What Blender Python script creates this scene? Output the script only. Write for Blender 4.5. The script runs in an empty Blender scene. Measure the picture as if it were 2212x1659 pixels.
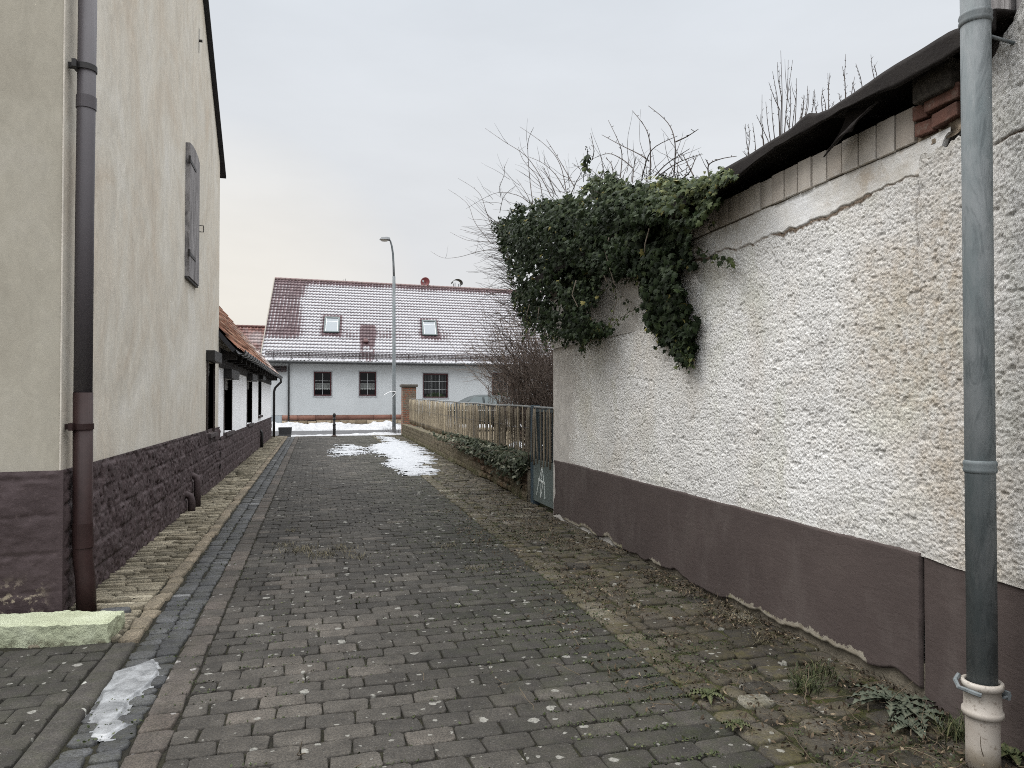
import bpy, math, random
import numpy as np
from mathutils import Vector, Matrix

RND = random.Random(11)
rng = np.random.default_rng(11)
SC = bpy.context.scene
COL = SC.collection
U = RND.uniform

# ------------------------------------------------------------------ camera model (reference pixels 2212 x 1659)
FPX, CX, CY = 1534.0, 1106.0, 839.9
YAW, PITCH, EYE = math.radians(15.52), math.radians(0.9), 1.6
CAM = Vector((0, 0, EYE))
_F = Vector((math.sin(YAW)*math.cos(PITCH), math.cos(YAW)*math.cos(PITCH), math.sin(PITCH)))
_R = Vector((math.cos(YAW), -math.sin(YAW), 0))
_U = _R.cross(_F)

def ray(px, py):
    return _F + _R*((px-CX)/FPX) + _U*((CY-py)/FPX)
def on_plane(px, py, p0, n):
    d = ray(px, py); n = Vector(n)
    return CAM + d*((Vector(p0)-CAM).dot(n)/d.dot(n))
def onX(px, py, x): return on_plane(px, py, (x, 0, 0), (1, 0, 0))
def onY(px, py, y): return on_plane(px, py, (0, y, 0), (0, 1, 0))
def onZ(px, py, z=0.0): return on_plane(px, py, (0, 0, z), (0, 0, 1))

# ------------------------------------------------------------------ noise
def _h(i, j, k, s):
    n = (i*374761393 + j*668265263 + k*1440662683 + s*1274126177) & 0xffffffff
    n = ((n ^ (n >> 13))*1274126177) & 0xffffffff
    return ((n ^ (n >> 16)) & 0xffff)/65535.0
def vn(x, y, z=0.0, s=0):
    x, y, z = np.broadcast_arrays(np.asarray(x, float), np.asarray(y, float), np.asarray(z, float))
    i = np.floor(x).astype(np.int64); j = np.floor(y).astype(np.int64); k = np.floor(z).astype(np.int64)
    a = x-i; b = y-j; c = z-k
    a = a*a*(3-2*a); b = b*b*(3-2*b); c = c*c*(3-2*c)
    r = 0
    for di in (0, 1):
        for dj in (0, 1):
            for dk in (0, 1):
                r = r + _h(i+di, j+dj, k+dk, s)*(a if di else 1-a)*(b if dj else 1-b)*(c if dk else 1-c)
    return r
def fbm(x, y, z=0.0, o=4, s=0, g=.5):
    r = 0; t = 0; w = 1
    for k in range(o):
        r = r + w*vn(np.asarray(x)*2**k, np.asarray(y)*2**k, np.asarray(z)*2**k, s+k*17); t += w; w *= g
    return r/t
def sstep(a, b, x):
    t = np.clip((np.asarray(x, float)-a)/(b-a), 0, 1); return t*t*(3-2*t)

# ------------------------------------------------------------------ objects
ROOTLOC = {}
def tag(o, label=None, cat=None, group=None, kind=None):
    if label: o['label'] = label
    if cat: o['category'] = cat
    if group: o['group'] = group
    if kind: o['kind'] = kind
    return o
def thing(name, label, cat, loc, group=None):
    o = bpy.data.objects.new(name, None); COL.objects.link(o)
    o.location = loc; o.empty_display_size = .2
    ROOTLOC[o] = Vector(loc)
    return tag(o, label, cat, group)
def _link(name, me, mat, parent, smooth):
    if isinstance(mat, (list, tuple)):
        for m in mat: me.materials.append(m)
    elif mat: me.materials.append(mat)
    if smooth: me.polygons.foreach_set('use_smooth', [True]*len(me.polygons))
    o = bpy.data.objects.new(name, me); COL.objects.link(o)
    if parent is not None:
        o.parent = parent
        if parent in ROOTLOC: o.location = -ROOTLOC[parent]
    return o
def npmesh(name, V, F, mat, parent=None, smooth=False, attrs=None, mi=None):
    V = np.asarray(V, np.float32).reshape(-1, 3); F = np.asarray(F, np.int32)
    me = bpy.data.meshes.new(name)
    k = F.shape[1]
    me.vertices.add(len(V)); me.vertices.foreach_set('co', V.ravel())
    me.loops.add(F.size); me.loops.foreach_set('vertex_index', F.ravel())
    me.polygons.add(len(F))
    me.polygons.foreach_set('loop_start', np.arange(0, F.size, k, dtype=np.int32))
    for a, val in (attrs or {}).items():
        at = me.attributes.new(a, 'FLOAT', 'POINT'); at.data.foreach_set('value', np.asarray(val, np.float32).ravel())
    me.update(calc_edges=True)
    if mi is not None: me.polygons.foreach_set('material_index', np.asarray(mi, np.int32))
    return _link(name, me, mat, parent, smooth)
def grid(name, P, mat, parent=None, smooth=True, attrs=None, mask=None, flip=False):
    n, m = P.shape[:2]
    idx = np.arange(n*m).reshape(n, m)
    q = np.stack([idx[:-1, :-1], idx[1:, :-1], idx[1:, 1:], idx[:-1, 1:]], -1)
    if flip: q = q[..., ::-1]
    q = q.reshape(-1, 4)
    V = P.reshape(-1, 3)
    if mask is not None:
        q = q[mask.reshape(-1)]
        used = np.unique(q); mp = np.zeros(n*m, np.int64); mp[used] = np.arange(len(used))
        q = mp[q]; V = V[used]
        attrs = {a: np.asarray(v).ravel()[used] for a, v in (attrs or {}).items()}
    return npmesh(name, V, q, mat, parent, smooth, attrs)

class MB:
    def __init__(s): s.v = []; s.f = []; s.m = []; s.cur = 0
    def add(s, vs, fs):
        o = len(s.v); s.v += [tuple(v) for v in vs]
        for f in fs: s.f.append(tuple(i+o for i in f)); s.m.append(s.cur)
    def box(s, x0, x1, y0, y1, z0, z1):
        s.obox(((x0+x1)/2, (y0+y1)/2, (z0+z1)/2), ((x1-x0)/2, 0, 0), (0, (y1-y0)/2, 0), (0, 0, (z1-z0)/2))
    def obox(s, c, a, b, d):
        c, a, b, d = map(Vector, (c, a, b, d))
        vs = [c+a*i+b*j+d*k for k in (-1, 1) for j in (-1, 1) for i in (-1, 1)]
        s.add(vs, [(0, 2, 3, 1), (4, 5, 7, 6), (0, 1, 5, 4), (2, 6, 7, 3), (0, 4, 6, 2), (1, 3, 7, 5)])
    def tube(s, pts, r, n=6, cap=True):
        pts = [Vector(p) for p in pts]
        if not isinstance(r, (list, tuple)): r = [r]*len(pts)
        rings = []; up = None
        for i, p in enumerate(pts):
            t = (pts[min(i+1, len(pts)-1)]-pts[max(i-1, 0)])
            t = t.normalized() if t.length > 1e-9 else Vector((0, 0, 1))
            if up is None: up = Vector((0, 0, 1)) if abs(t.z) < .9 else Vector((1, 0, 0))
            a = (up-t*up.dot(t)); a = a.normalized() if a.length > 1e-6 else t.orthogonal().normalized()
            b = t.cross(a); up = a
            rings.append([p+(a*math.cos(2*math.pi*k/n)+b*math.sin(2*math.pi*k/n))*r[i] for k in range(n)])
        vs = [v for q in rings for v in q]; fs = []
        for i in range(len(pts)-1):
            for k in range(n):
                fs.append((i*n+k, i*n+(k+1) % n, (i+1)*n+(k+1) % n, (i+1)*n+k))
        if cap:
            fs.append(tuple(range(n))[::-1]); fs.append(tuple((len(pts)-1)*n+k for k in range(n)))
        s.add(vs, fs)
    def lathe(s, c, prof, n=20):
        c = Vector(c); vs = []; fs = []
        for r, z in prof:
            for k in range(n):
                a = 2*math.pi*k/n; vs.append(c+Vector((r*math.cos(a), r*math.sin(a), z)))
        for i in range(len(prof)-1):
            for k in range(n): fs.append((i*n+k, i*n+(k+1) % n, (i+1)*n+(k+1) % n, (i+1)*n+k))
        fs.append(tuple(range(n))[::-1]); fs.append(tuple((len(prof)-1)*n+k for k in range(n)))
        s.add(vs, fs)
    def build(s, name, mat, parent=None, smooth=False, bevel=0, seg=2):
        me = bpy.data.meshes.new(name); me.from_pydata(s.v, [], s.f); me.update()
        if any(s.m): me.polygons.foreach_set('material_index', s.m)
        o = _link(name, me, mat, parent, smooth)
        if bevel:
            md = o.modifiers.new('bevel', 'BEVEL'); md.width = bevel; md.segments = seg; md.limit_method = 'ANGLE'
        return o

def wall_panel(mb, o, u, v, n, rect, holes, depth):
    """flat wall in the plane o + u*a + v*b with rectangular openings and reveals going back along -n"""
    o, u, v, n = map(Vector, (o, u, v, n))
    us = sorted({rect[0], rect[1], *[h[0] for h in holes], *[h[1] for h in holes]})
    vs = sorted({rect[2], rect[3], *[h[2] for h in holes], *[h[3] for h in holes]})
    P = lambda a, b, d=0: o+u*a+v*b-n*d
    for i in range(len(us)-1):
        for j in range(len(vs)-1):
            ca, cb = (us[i]+us[i+1])/2, (vs[j]+vs[j+1])/2
            if any(h[0] < ca < h[1] and h[2] < cb < h[3] for h in holes): continue
            mb.add([P(us[i], vs[j]), P(us[i+1], vs[j]), P(us[i+1], vs[j+1]), P(us[i], vs[j+1])], [(0, 1, 2, 3)])
    for a0, a1, b0, b1 in holes:
        for (p, q) in (((a0, b0), (a1, b0)), ((a1, b0), (a1, b1)), ((a1, b1), (a0, b1)), ((a0, b1), (a0, b0))):
            mb.add([P(*p), P(*q), P(*q, depth), P(*p, depth)], [(0, 1, 2, 3)])

# ------------------------------------------------------------------ materials
class MT:
    def __init__(s, name):
        s.m = bpy.data.materials.new(name); s.m.use_nodes = True
        s.t = s.m.node_tree; s.t.nodes.clear()
        s.out = s.t.nodes.new('ShaderNodeOutputMaterial')
        s.bs = s.t.nodes.new('ShaderNodeBsdfPrincipled')
        s.t.links.new(s.bs.outputs[0], s.out.inputs[0])
        s.obj = s.n('ShaderNodeTexCoord').outputs['Object']
    def n(s, typ, ins=None, **props):
        nd = s.t.nodes.new(typ)
        for k, v in props.items(): setattr(nd, k, v)
        for k, v in (ins or {}).items(): s.set(nd.inputs[k], v)
        return nd
    def set(s, inp, v):
        if hasattr(v, 'is_linked') or hasattr(v, 'links'): s.t.links.new(v, inp)
        elif inp.type == 'RGBA' and len(v) == 3: inp.default_value = (*v, 1)
        else: inp.default_value = v
    def map(s, scale=(1, 1, 1), loc=(0, 0, 0), rot=(0, 0, 0), vec=None):
        return s.n('ShaderNodeMapping', {0: vec or s.obj, 1: loc, 2: rot, 3: scale}).outputs[0]
    def noise(s, scale=5, detail=4, rough=.5, vec=None, dist=0):
        return s.n('ShaderNodeTexNoise', {'Vector': vec or s.obj, 'Scale': scale, 'Detail': detail, 'Roughness': rough, 'Distortion': dist}).outputs[0]
    def ramp(s, fac, stops):
        nd = s.n('ShaderNodeValToRGB', {0: fac}); e = nd.color_ramp.elements
        while len(e) < len(stops): e.new(.5)
        for x, (p, c) in zip(e, stops):
            x.position = p; x.color = (c, c, c, 1) if isinstance(c, (int, float)) else (*c, 1)
        return nd.outputs[0]
    def mix(s, fac, a, b, blend='MIX'):
        nd = s.n('ShaderNodeMix', data_type='RGBA', blend_type=blend)
        for i, v in ((0, fac), (6, a), (7, b)): s.set(nd.inputs[i], v)
        return nd.outputs[2]
    def math(s, op, a, b=0.0, c=None):
        nd = s.n('ShaderNodeMath', {0: a, 1: b}, operation=op)
        if c is not None: s.set(nd.inputs[2], c)
        return nd.outputs[0]
    def attr(s, name):
        return s.n('ShaderNodeAttribute', attribute_name=name).outputs['Fac']
    def bump(s, h, strength=.5, dist=.01, normal=None):
        ins = {'Height': h, 'Strength': strength, 'Distance': dist}
        if normal is not None: ins['Normal'] = normal
        return s.n('ShaderNodeBump', ins).outputs[0]
    def fin(s, col, rough=.85, normal=None, metal=0, spec=.3, **kw):
        s.set(s.bs.inputs['Base Color'], col); s.set(s.bs.inputs['Roughness'], rough)
        s.set(s.bs.inputs['Metallic'], metal); s.set(s.bs.inputs['Specular IOR Level'], spec)
        if normal is not None: s.set(s.bs.inputs['Normal'], normal)
        for k, v in kw.items(): s.set(s.bs.inputs[k], v)
        return s.m
def sc3(c, k): return tuple(min(1, x*k) for x in c)
def simple(name, col, rough=.7, var=.25, scale=6, bump=.25, bscale=60, bdist=.003, metal=0, spec=.3, stretch=(1, 1, 1)):
    m = MT(name); v = m.map(stretch) if stretch != (1, 1, 1) else None
    a = m.ramp(m.noise(scale, 5, .6, v), [(.3, sc3(col, 1-var)), (.7, sc3(col, 1+var))])
    f = m.noise(bscale, 3, .6, v)
    a = m.mix(.35, a, m.ramp(f, [(.3, sc3(col, 1-var)), (.7, sc3(col, 1+var))]))
    return m.fin(a, rough, m.bump(f, bump, bdist), metal, spec)
M = {}
def lichen(m, base, scale, thr, col, r0=.05, r1=.30):
    """round pale lichen crusts, a few per stone"""
    wob = m.n('ShaderNodeVectorMath', {0: m.obj, 1: m.n('ShaderNodeVectorMath', {0: m.n('ShaderNodeTexNoise', {'Vector': m.obj, 'Scale': 22.0, 'Detail': 3.0}).outputs[1], 3: .045}, operation='SCALE').outputs[0]}, operation='ADD').outputs[0]
    flat = m.map((1, 1, .02), vec=wob)
    vo = m.n('ShaderNodeTexVoronoi', {'Vector': flat, 'Scale': scale})
    sep = m.n('ShaderNodeSeparateColor', {0: vo.outputs['Color']})
    rad = m.math('MULTIPLY_ADD', sep.outputs[1], r1-r0, r0)
    inside = m.math('SUBTRACT', rad, vo.outputs['Distance'])
    k = m.math('MULTIPLY', m.ramp(m.math('MULTIPLY', inside, 8.0), [(.05, 0), (.35, 1)]), m.math('GREATER_THAN', sep.outputs[0], thr))
    k = m.math('MULTIPLY', k, m.ramp(m.noise(70, 3, .7), [(.3, .25), (.55, .95)]))
    return m.mix(k, base, col)
def stone_mat(name, stops, rstops, lich=.75, lcol=(.34, .34, .31), moss=0.0, mosscol=(.045, .055, .015), bump=.5, rough=.85, speck=.35):
    m = MT(name)
    base = m.ramp(m.attr('tone'), stops)
    blot = m.noise(1.1, 7, .7)
    base = m.mix(m.ramp(blot, [(.35, 0), (.7, .75)]), base, m.ramp(m.attr('tone'), rstops))
    fine = m.noise(95, 4, .75)
    base = m.mix(m.ramp(fine, [(.40, speck*1.9), (.58, 0)]), base, (.016, .015, .014))
    base = m.mix(m.ramp(m.noise(140, 3, .7), [(.58, 0), (.70, speck*1.3)]), base, (.16, .155, .145))
    base = m.mix(.6, base, m.mix(1.0, base, m.ramp(m.noise(9, 5, .6), [(.3, .5), (.7, 1.4)]), 'MULTIPLY'))
    base = m.mix(.75, base, m.mix(1.0, base, m.ramp(m.noise(.9, 5, .6), [(.32, .62), (.5, 1.0), (.68, 1.45)]), 'MULTIPLY'))
    if moss:
        zone = m.attr('moss')
        k = m.math('MULTIPLY', zone, m.ramp(m.noise(7, 6, .7), [(.42, 0), (.62, moss)]))
        base = m.mix(k, base, m.ramp(m.noise(60, 3), [(.3, sc3(mosscol, .6)), (.7, sc3(mosscol, 1.5))]))
    if lich < 1:
        base = lichen(m, base, 9.0, lich, lcol)
        base = lichen(m, base, 21.0, min(.97, lich+.08), sc3(lcol, .9))
    nb = m.bump(m.noise(45, 5, .65), bump, .006)
    nb = m.bump(fine, .35, .002, nb)
    return m.fin(base, rough, nb, 0, .25)
# ------------------------------------------------------------------ camera, world, sun
cam = bpy.data.cameras.new('camera'); camo = bpy.data.objects.new('camera', cam); COL.objects.link(camo)
cam.sensor_width = 36; cam.lens = FPX/2212*36; cam.shift_y = 10.4/2212
cam.clip_start = .05; cam.clip_end = 2000
camo.location = CAM; camo.rotation_euler = (math.pi/2+PITCH, 0, -YAW)
SC.camera = camo
SC.render.engine = 'CYCLES'; SC.cycles.use_denoising = False
SC.cycles.max_bounces = 6; SC.cycles.filter_width = 1.0
SC.view_settings.view_transform = 'Standard'; SC.view_settings.look = 'None'
SC.view_settings.exposure = 0.3; SC.view_settings.gamma = 1.0

SUN_EL, SUN_AZ = math.radians(55), math.radians(-75)      # azimuth clockwise from +Y
w = bpy.data.worlds.new('World'); SC.world = w; w.use_nodes = True
wt = w.node_tree; wt.nodes.clear()
def wn(t, ins=None, **p):
    nd = wt.nodes.new(t)
    for k, v in p.items(): setattr(nd, k, v)
    for k, v in (ins or {}).items():
        if hasattr(v, 'links'): wt.links.new(v, nd.inputs[k])
        else: nd.inputs[k].default_value = v
    return nd
tc = wn('ShaderNodeTexCoord').outputs['Generated']
sky = wn('ShaderNodeTexSky', sky_type='NISHITA', sun_disc=False, sun_elevation=SUN_EL, sun_rotation=SUN_AZ)
grey = wn('ShaderNodeHueSaturation', {'Saturation': .25, 'Value': .55, 'Color': sky.outputs[0]}).outputs[0]
sep = wn('ShaderNodeSeparateXYZ', {0: tc})
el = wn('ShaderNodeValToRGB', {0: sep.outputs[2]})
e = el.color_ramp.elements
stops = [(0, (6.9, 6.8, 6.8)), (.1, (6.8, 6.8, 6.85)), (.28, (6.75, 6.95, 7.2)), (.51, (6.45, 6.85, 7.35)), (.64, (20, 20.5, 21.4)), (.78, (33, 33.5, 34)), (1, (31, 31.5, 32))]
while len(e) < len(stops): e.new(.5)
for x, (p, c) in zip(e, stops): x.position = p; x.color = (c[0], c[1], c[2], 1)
glow = wn('ShaderNodeVectorMath', {0: tc, 1: (-.13, .99, .06)}, operation='DOT_PRODUCT').outputs['Value']
glow = wn('ShaderNodeMapRange', {0: glow, 1: .955, 2: 1.0, 3: 0.0, 4: .85}).outputs[0]
warm = wn('ShaderNodeMix', {0: glow, 6: el.outputs[0], 7: (7.9, 7.5, 6.75, 1)}, data_type='RGBA').outputs[2]
cn = wn('ShaderNodeTexNoise', {'Vector': wn('ShaderNodeMapping', {0: tc, 3: (1.2, 1.2, 4)}).outputs[0], 'Scale': 2.6, 'Detail': 6.0, 'Roughness': .55}).outputs[0]
cm = wn('ShaderNodeMapRange', {0: cn, 1: .3, 2: .7, 3: .965, 4: 1.045}).outputs[0]
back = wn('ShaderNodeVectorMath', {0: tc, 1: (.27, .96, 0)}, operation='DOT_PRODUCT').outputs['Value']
back = wn('ShaderNodeMapRange', {0: back, 1: .35, 2: -.7, 3: .95, 4: 1.3}).outputs[0]     # unseen sky behind the viewer brightened to add light on the walls
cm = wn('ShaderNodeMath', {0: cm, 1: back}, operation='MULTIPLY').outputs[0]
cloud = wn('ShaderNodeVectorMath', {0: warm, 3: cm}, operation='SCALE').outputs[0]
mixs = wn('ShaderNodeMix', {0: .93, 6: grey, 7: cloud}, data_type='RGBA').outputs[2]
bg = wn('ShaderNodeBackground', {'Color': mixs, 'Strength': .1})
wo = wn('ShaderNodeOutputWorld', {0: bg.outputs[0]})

sl = bpy.data.lights.new('sun', 'SUN'); sl.energy = 1.5; sl.angle = math.radians(40); sl.color = (1, .96, .9)
so = bpy.data.objects.new('sun', sl); COL.objects.link(so)
sd = Vector((math.sin(SUN_AZ)*math.cos(SUN_EL), math.cos(SUN_AZ)*math.cos(SUN_EL), math.sin(SUN_EL)))
so.rotation_euler = sd.to_track_quat('Z', 'Y').to_euler(); so.location = (0, 0, 40)

# ------------------------------------------------------------------ ground sheets
m = MT('soil')
c = m.ramp(m.noise(1.1, 7, .65), [(.3, (.045, .036, .024)), (.5, (.075, .06, .04)), (.7, (.06, .062, .03))])
M['soil'] = m.fin(c, .95, m.bump(m.noise(14, 6, .7), .7, .04))
m = MT('joint_bed')
zone = m.n('ShaderNodeSeparateXYZ', {0: m.obj}).outputs[0]
right = m.ramp(m.math('MULTIPLY_ADD', zone, .2, .3), [(.45, .25), (.75, 1)])
mossk = m.math('MULTIPLY', m.ramp(m.noise(3.5, 5, .7), [(.38, .1), (.62, 1)]), right)
mossc = m.ramp(m.noise(75, 3, .6), [(.3, (.016, .019, .004)), (.7, (.062, .062, .014))])
c = m.mix(mossk, m.ramp(m.noise(90, 3), [(.3, (.006, .005, .004)), (.7, (.018, .015, .011))]), mossc)
M['bed'] = m.fin(c, .95, m.bump(m.noise(60, 4, .7), 1, .02))
m = MT('asphalt')
c = m.ramp(m.noise(240, 2, .7), [(.3, (.035, .036, .038)), (.7, (.06, .06, .063))])
c = m.mix(m.ramp(m.noise(.8, 5), [(.4, 0), (.7, .5)]), c, (.085, .085, .088))
M['asphalt'] = m.fin(c, .75, m.bump(m.noise(200, 2), .5, .004))
m = MT('snow')
c = m.ramp(m.noise(9, 5, .6), [(.25, (.22, .23, .245)), (.6, (.315, .325, .34))])
c = m.mix(m.ramp(m.noise(40, 4, .75), [(.62, 0), (.75, .5)]), c, (.33, .31, .28))
M['snow'] = m.fin(c, .6, m.bump(m.noise(45, 5, .6), .5, .012), 0, .4)
m = MT('dirty_snow')
c = m.ramp(m.noise(7, 6, .65), [(.25, (.22, .22, .22)), (.5, (.31, .315, .325)), (.7, (.37, .375, .385))])
c = m.mix(m.ramp(m.noise(16, 5, .75), [(.56, 0), (.72, .65)]), c, (.27, .25, .23))
M['dirty_snow'] = m.fin(c, .65, m.bump(m.noise(20, 5, .7), .7, .03))
m = MT('ice')
c = m.ramp(m.noise(10, 5, .65, m.map((1, 1, 1), dist=0) if False else None, .6), [(.3, (.09, .095, .10)), (.5, (.19, .195, .20)), (.72, (.30, .31, .32))])
M['ice'] = m.fin(c, .32, m.bump(m.noise(22, 4, .6), .5, .01), 0, .5)

gb = MB(); gb.add([(-400, -200, -.08), (400, -200, -.08), (400, 700, -.08), (-400, 700, -.08)], [(0, 1, 2, 3)])
tag(gb.build('ground', M['soil']), kind='structure')
# lane joint bed, slightly wavy moss and soil
ys = np.arange(-3, 33.21, .06); xs = np.arange(-4.2, 4.0, .06)
X, Y = np.meshgrid(xs, ys, indexing='ij')
Z = -.016+.012*(fbm(X*14, Y*14, 0, 3, 5)-.5)
Z = np.where((X < -.82) & (X > -1.13), Z-.014, Z)+.010*sstep(1.5, 2.1, X)*sstep(.42, .6, fbm(X*3, Y*3, 0, 3, 6))
tag(grid('lane_bed', np.stack([X, Y, Z], -1), M['bed'], flip=False), kind='structure')
# cross street
sb = MB(); sb.add([(-60, 33.2, -.03), (60, 35.0, -.03), (60, 41.6, -.03), (-60, 39.8, -.03)], [(0, 1, 2, 3)])
tag(sb.build('street', M['asphalt']), kind='structure')
kb = MB(); k0 = Vector((-60, 39.0-3.0, 0))
kb.obox((0, 42.75, .02), (60, 1.8, 0), (-.08, 2.9, 0), (0, 0, .09))
tag(kb.build('far_pavement', simple('concrete_grey', (.2, .2, .195), .9, .2, 3, .4, 40, .004)), kind='structure')

# ------------------------------------------------------------------ paving stones
def stones(name, items, mat, corner=.018, inset=.008, edge=.006, dome=.0, jit=.004, depth=.05, parent=None):
    """items: cx, cy, hx, hy, rot, z, tone, moss -> rounded setts, one mesh"""
    it = np.array(items, float); n = len(it)
    cx, cy, hx, hy, rot, z, tone, moss = it.T
    c = np.minimum(corner, np.minimum(hx, hy)*.7)
    def ring(dx, dy, cc):
        px = np.stack([dx-cc, dx, dx, dx-cc, -dx+cc, -dx, -dx, -dx+cc], 1)
        py = np.stack([-dy, -dy+cc, dy-cc, dy, dy, dy-cc, -dy+cc, -dy], 1)
        return px, py
    jx = rng.normal(0, jit, (n, 8)); jy = rng.normal(0, jit, (n, 8))
    tiltx = rng.normal(0, .012, n); tilty = rng.normal(0, .012, n)
    R_ = []
    for (dx, dy, cc, dz) in ((hx, hy, c, -depth), (hx, hy, c, -edge), (hx-inset*.35, hy-inset*.35, c*.95, -edge*.3), (hx-inset, hy-inset, c*.8, 0)):
        px, py = ring(dx, dy, cc); px = px+jx; py = py+jy
        zz = z[:, None]+dz+tiltx[:, None]*px+tilty[:, None]*py+(0 if dz < 0 else rng.normal(0, dome*.15+.0006, (n, 8)))
        c_, s_ = np.cos(rot)[:, None], np.sin(rot)[:, None]
        R_.append(np.stack([cx[:, None]+px*c_-py*s_, cy[:, None]+px*s_+py*c_, zz], -1))
    cen = R_[3].mean(1, keepdims=True)+np.array([0, 0, 1.0])*dome
    V = np.concatenate(R_+[cen], 1)                       # n,33,3
    f = []
    for r in range(3):
        for k in range(8): f.append((r*8+k, r*8+(k+1) % 8, (r+1)*8+(k+1) % 8, (r+1)*8+k))
    for k in (0, 2, 4, 6): f.append((24+k, 24+k+1, 24+(k+2) % 8, 32))
    F = (np.array(f)[None]+np.arange(n)[:, None, None]*33).reshape(-1, 4)
    o = npmesh(name, V.reshape(-1, 3), F, mat, parent, True, {'tone': np.repeat(tone, 33), 'moss': np.repeat(moss, 33)})
    return o

M['paver'] = stone_mat('paver', [(0, (.023, .021, .018)), (.35, (.034, .031, .0265)), (.7, (.050, .0455, .039)), (1, (.084, .075, .063))],
                       [(0, (.022, .0195, .0165)), (.6, (.042, .036, .029)), (.95, (.062, .055, .046)), (1, (.074, .060, .050))], .62, (.20, .195, .175), .5, (.024, .030, .009))
M['paver_edge'] = stone_mat('paver_mossy', [(0, (.030, .0265, .0205)), (.5, (.058, .049, .037)), (.9, (.10, .088, .068)), (1, (.18, .17, .14))],
                       [(0, (.036, .031, .023)), (.8, (.082, .066, .046)), (1, (.12, .098, .066))], .62, (.20, .195, .17), .65, (.060, .052, .018))
M['header'] = stone_mat('paver_reddish', [(0, (.045, .039, .034)), (.5, (.068, .058, .050)), (1, (.095, .077, .065))],
                       [(0, (.05, .045, .04)), (1, (.095, .078, .066))], .8, (.22, .21, .2), .3)
M['slag'] = stone_mat('slag_stone', [(0, (.034, .036, .039)), (.5, (.058, .060, .064)), (.9, (.085, .088, .093)), (1, (.19, .193, .197))],
                       [(0, (.036, .037, .039)), (1, (.078, .077, .075))], 1.0, bump=.8, rough=.65, moss=.5, mosscol=(.03, .03, .011))
M['sandstone_sett'] = stone_mat('sandstone_sett', [(0, (.12, .105, .075)), (.5, (.23, .20, .145)), (1, (.33, .295, .22))],
                       [(0, (.11, .095, .066)), (.7, (.245, .21, .15)), (1, (.34, .30, .225))], 1.0, bump=.8, moss=.45, mosscol=(.03, .03, .012))
M['kerb_tan'] = stone_mat('kerb_tan', [(0, (.15, .125, .09)), (1, (.25, .205, .145))], [(0, (.14, .12, .085)), (1, (.26, .205, .15))], 1.0, bump=.8, moss=.4, mosscol=(.03, .03, .012))
M['kerb_dark'] = stone_mat('kerb_concrete', [(0, (.038, .035, .031)), (1, (.058, .052, .046))], [(0, (.04, .037, .033)), (1, (.066, .058, .048))], .9, moss=.4)

def right_edge(y): return 1.96+.018*max(0, y-4)
it = []
y = -2.4; row = 0
while y < 32.9:
    rh = U(.147, .154); x = -.65+.004; off = (row % 2)*.12+U(-.012, .012)
    xe = right_edge(y)
    first = True
    while x < xe-.02:
        L = U(.228, .25)
        if first: L = L*.5+off*.9; first = False
        L = min(L, xe-x)
        if xe-(x+L) < .07: L = xe-x
        cxx = x+L/2
        mossy = float(sstep(.3, 2.0, cxx+.5*(fbm(cxx*.6, y*.6, 0, 3, 9)-.5)*2))*.75
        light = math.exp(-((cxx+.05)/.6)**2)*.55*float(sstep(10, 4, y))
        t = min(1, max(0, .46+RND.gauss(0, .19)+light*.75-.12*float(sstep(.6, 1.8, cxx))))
        if U(0, 1) < .015: t = 1
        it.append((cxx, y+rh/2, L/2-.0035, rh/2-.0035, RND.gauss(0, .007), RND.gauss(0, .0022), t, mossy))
        x += L
    y += rh; row += 1
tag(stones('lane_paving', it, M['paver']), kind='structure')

# reddish header row, slag gutter, tan kerb, sandstone strip along the left houses
it = []; y = -2.4
while y < 32.8:
    L = U(.2, .225)
    it.append((-.735+RND.gauss(0, .003), y+L/2, .078, L/2-.004, RND.gauss(0, .01), .001+RND.gauss(0, .002), U(.1, 1), .2)); y += L
tag(stones('header_course', it, M['header']), kind='structure')
it = []
for cx_, ww in ((-.9, .073), (-1.047, .072)):
    y = -2.4
    while y < 32.6:
        L = U(.095, .16)
        t = min(.9, max(0, RND.gauss(.45, .2)))
        if U(0, 1) < .03: t = 1
        it.append((cx_+RND.gauss(0, .004), y+L/2, ww-U(0, .006), L/2-.006, RND.gauss(0, .02), -.012+RND.gauss(0, .004), t, .5)); y += L
tag(stones('slag_gutter', it, M['slag'], .02, .014, .012, .003, .005), kind='structure')
it = []; y = 5.23
while y < 32.4:
    L = U(.16, .34)
    it.append((-1.19+RND.gauss(0, .005), y+L/2, .058, L/2-.006, RND.gauss(0, .02), .012+RND.gauss(0, .004), U(0, 1), .4)); y += L
tag(stones('tan_kerb', it, M['kerb_tan'], .025, .016, .013, .004, .006), kind='structure')
it = []; y = 5.3
while y < 32.4:
    t_ = U(.045, .082)
    xs_ = [-1.80]; x = -1.80
    while x < -1.27:
        L = U(.13, .30)
        if -1.255-(x+L) < .09: L = -1.255-x
        tt = t_*U(.75, 1.05)
        it.append((x+L/2, y+t_/2+RND.gauss(0, .004), L/2-.004, tt/2-.0035, RND.gauss(0, .035), .012+RND.gauss(0, .010), min(1, max(0, RND.gauss(.55, .25))), .45))
        x += L
    y += t_
tag(stones('sandstone_strip', it, M['sandstone_sett'], .018, .010, .012, .003, .004, .07), kind='structure')
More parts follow.
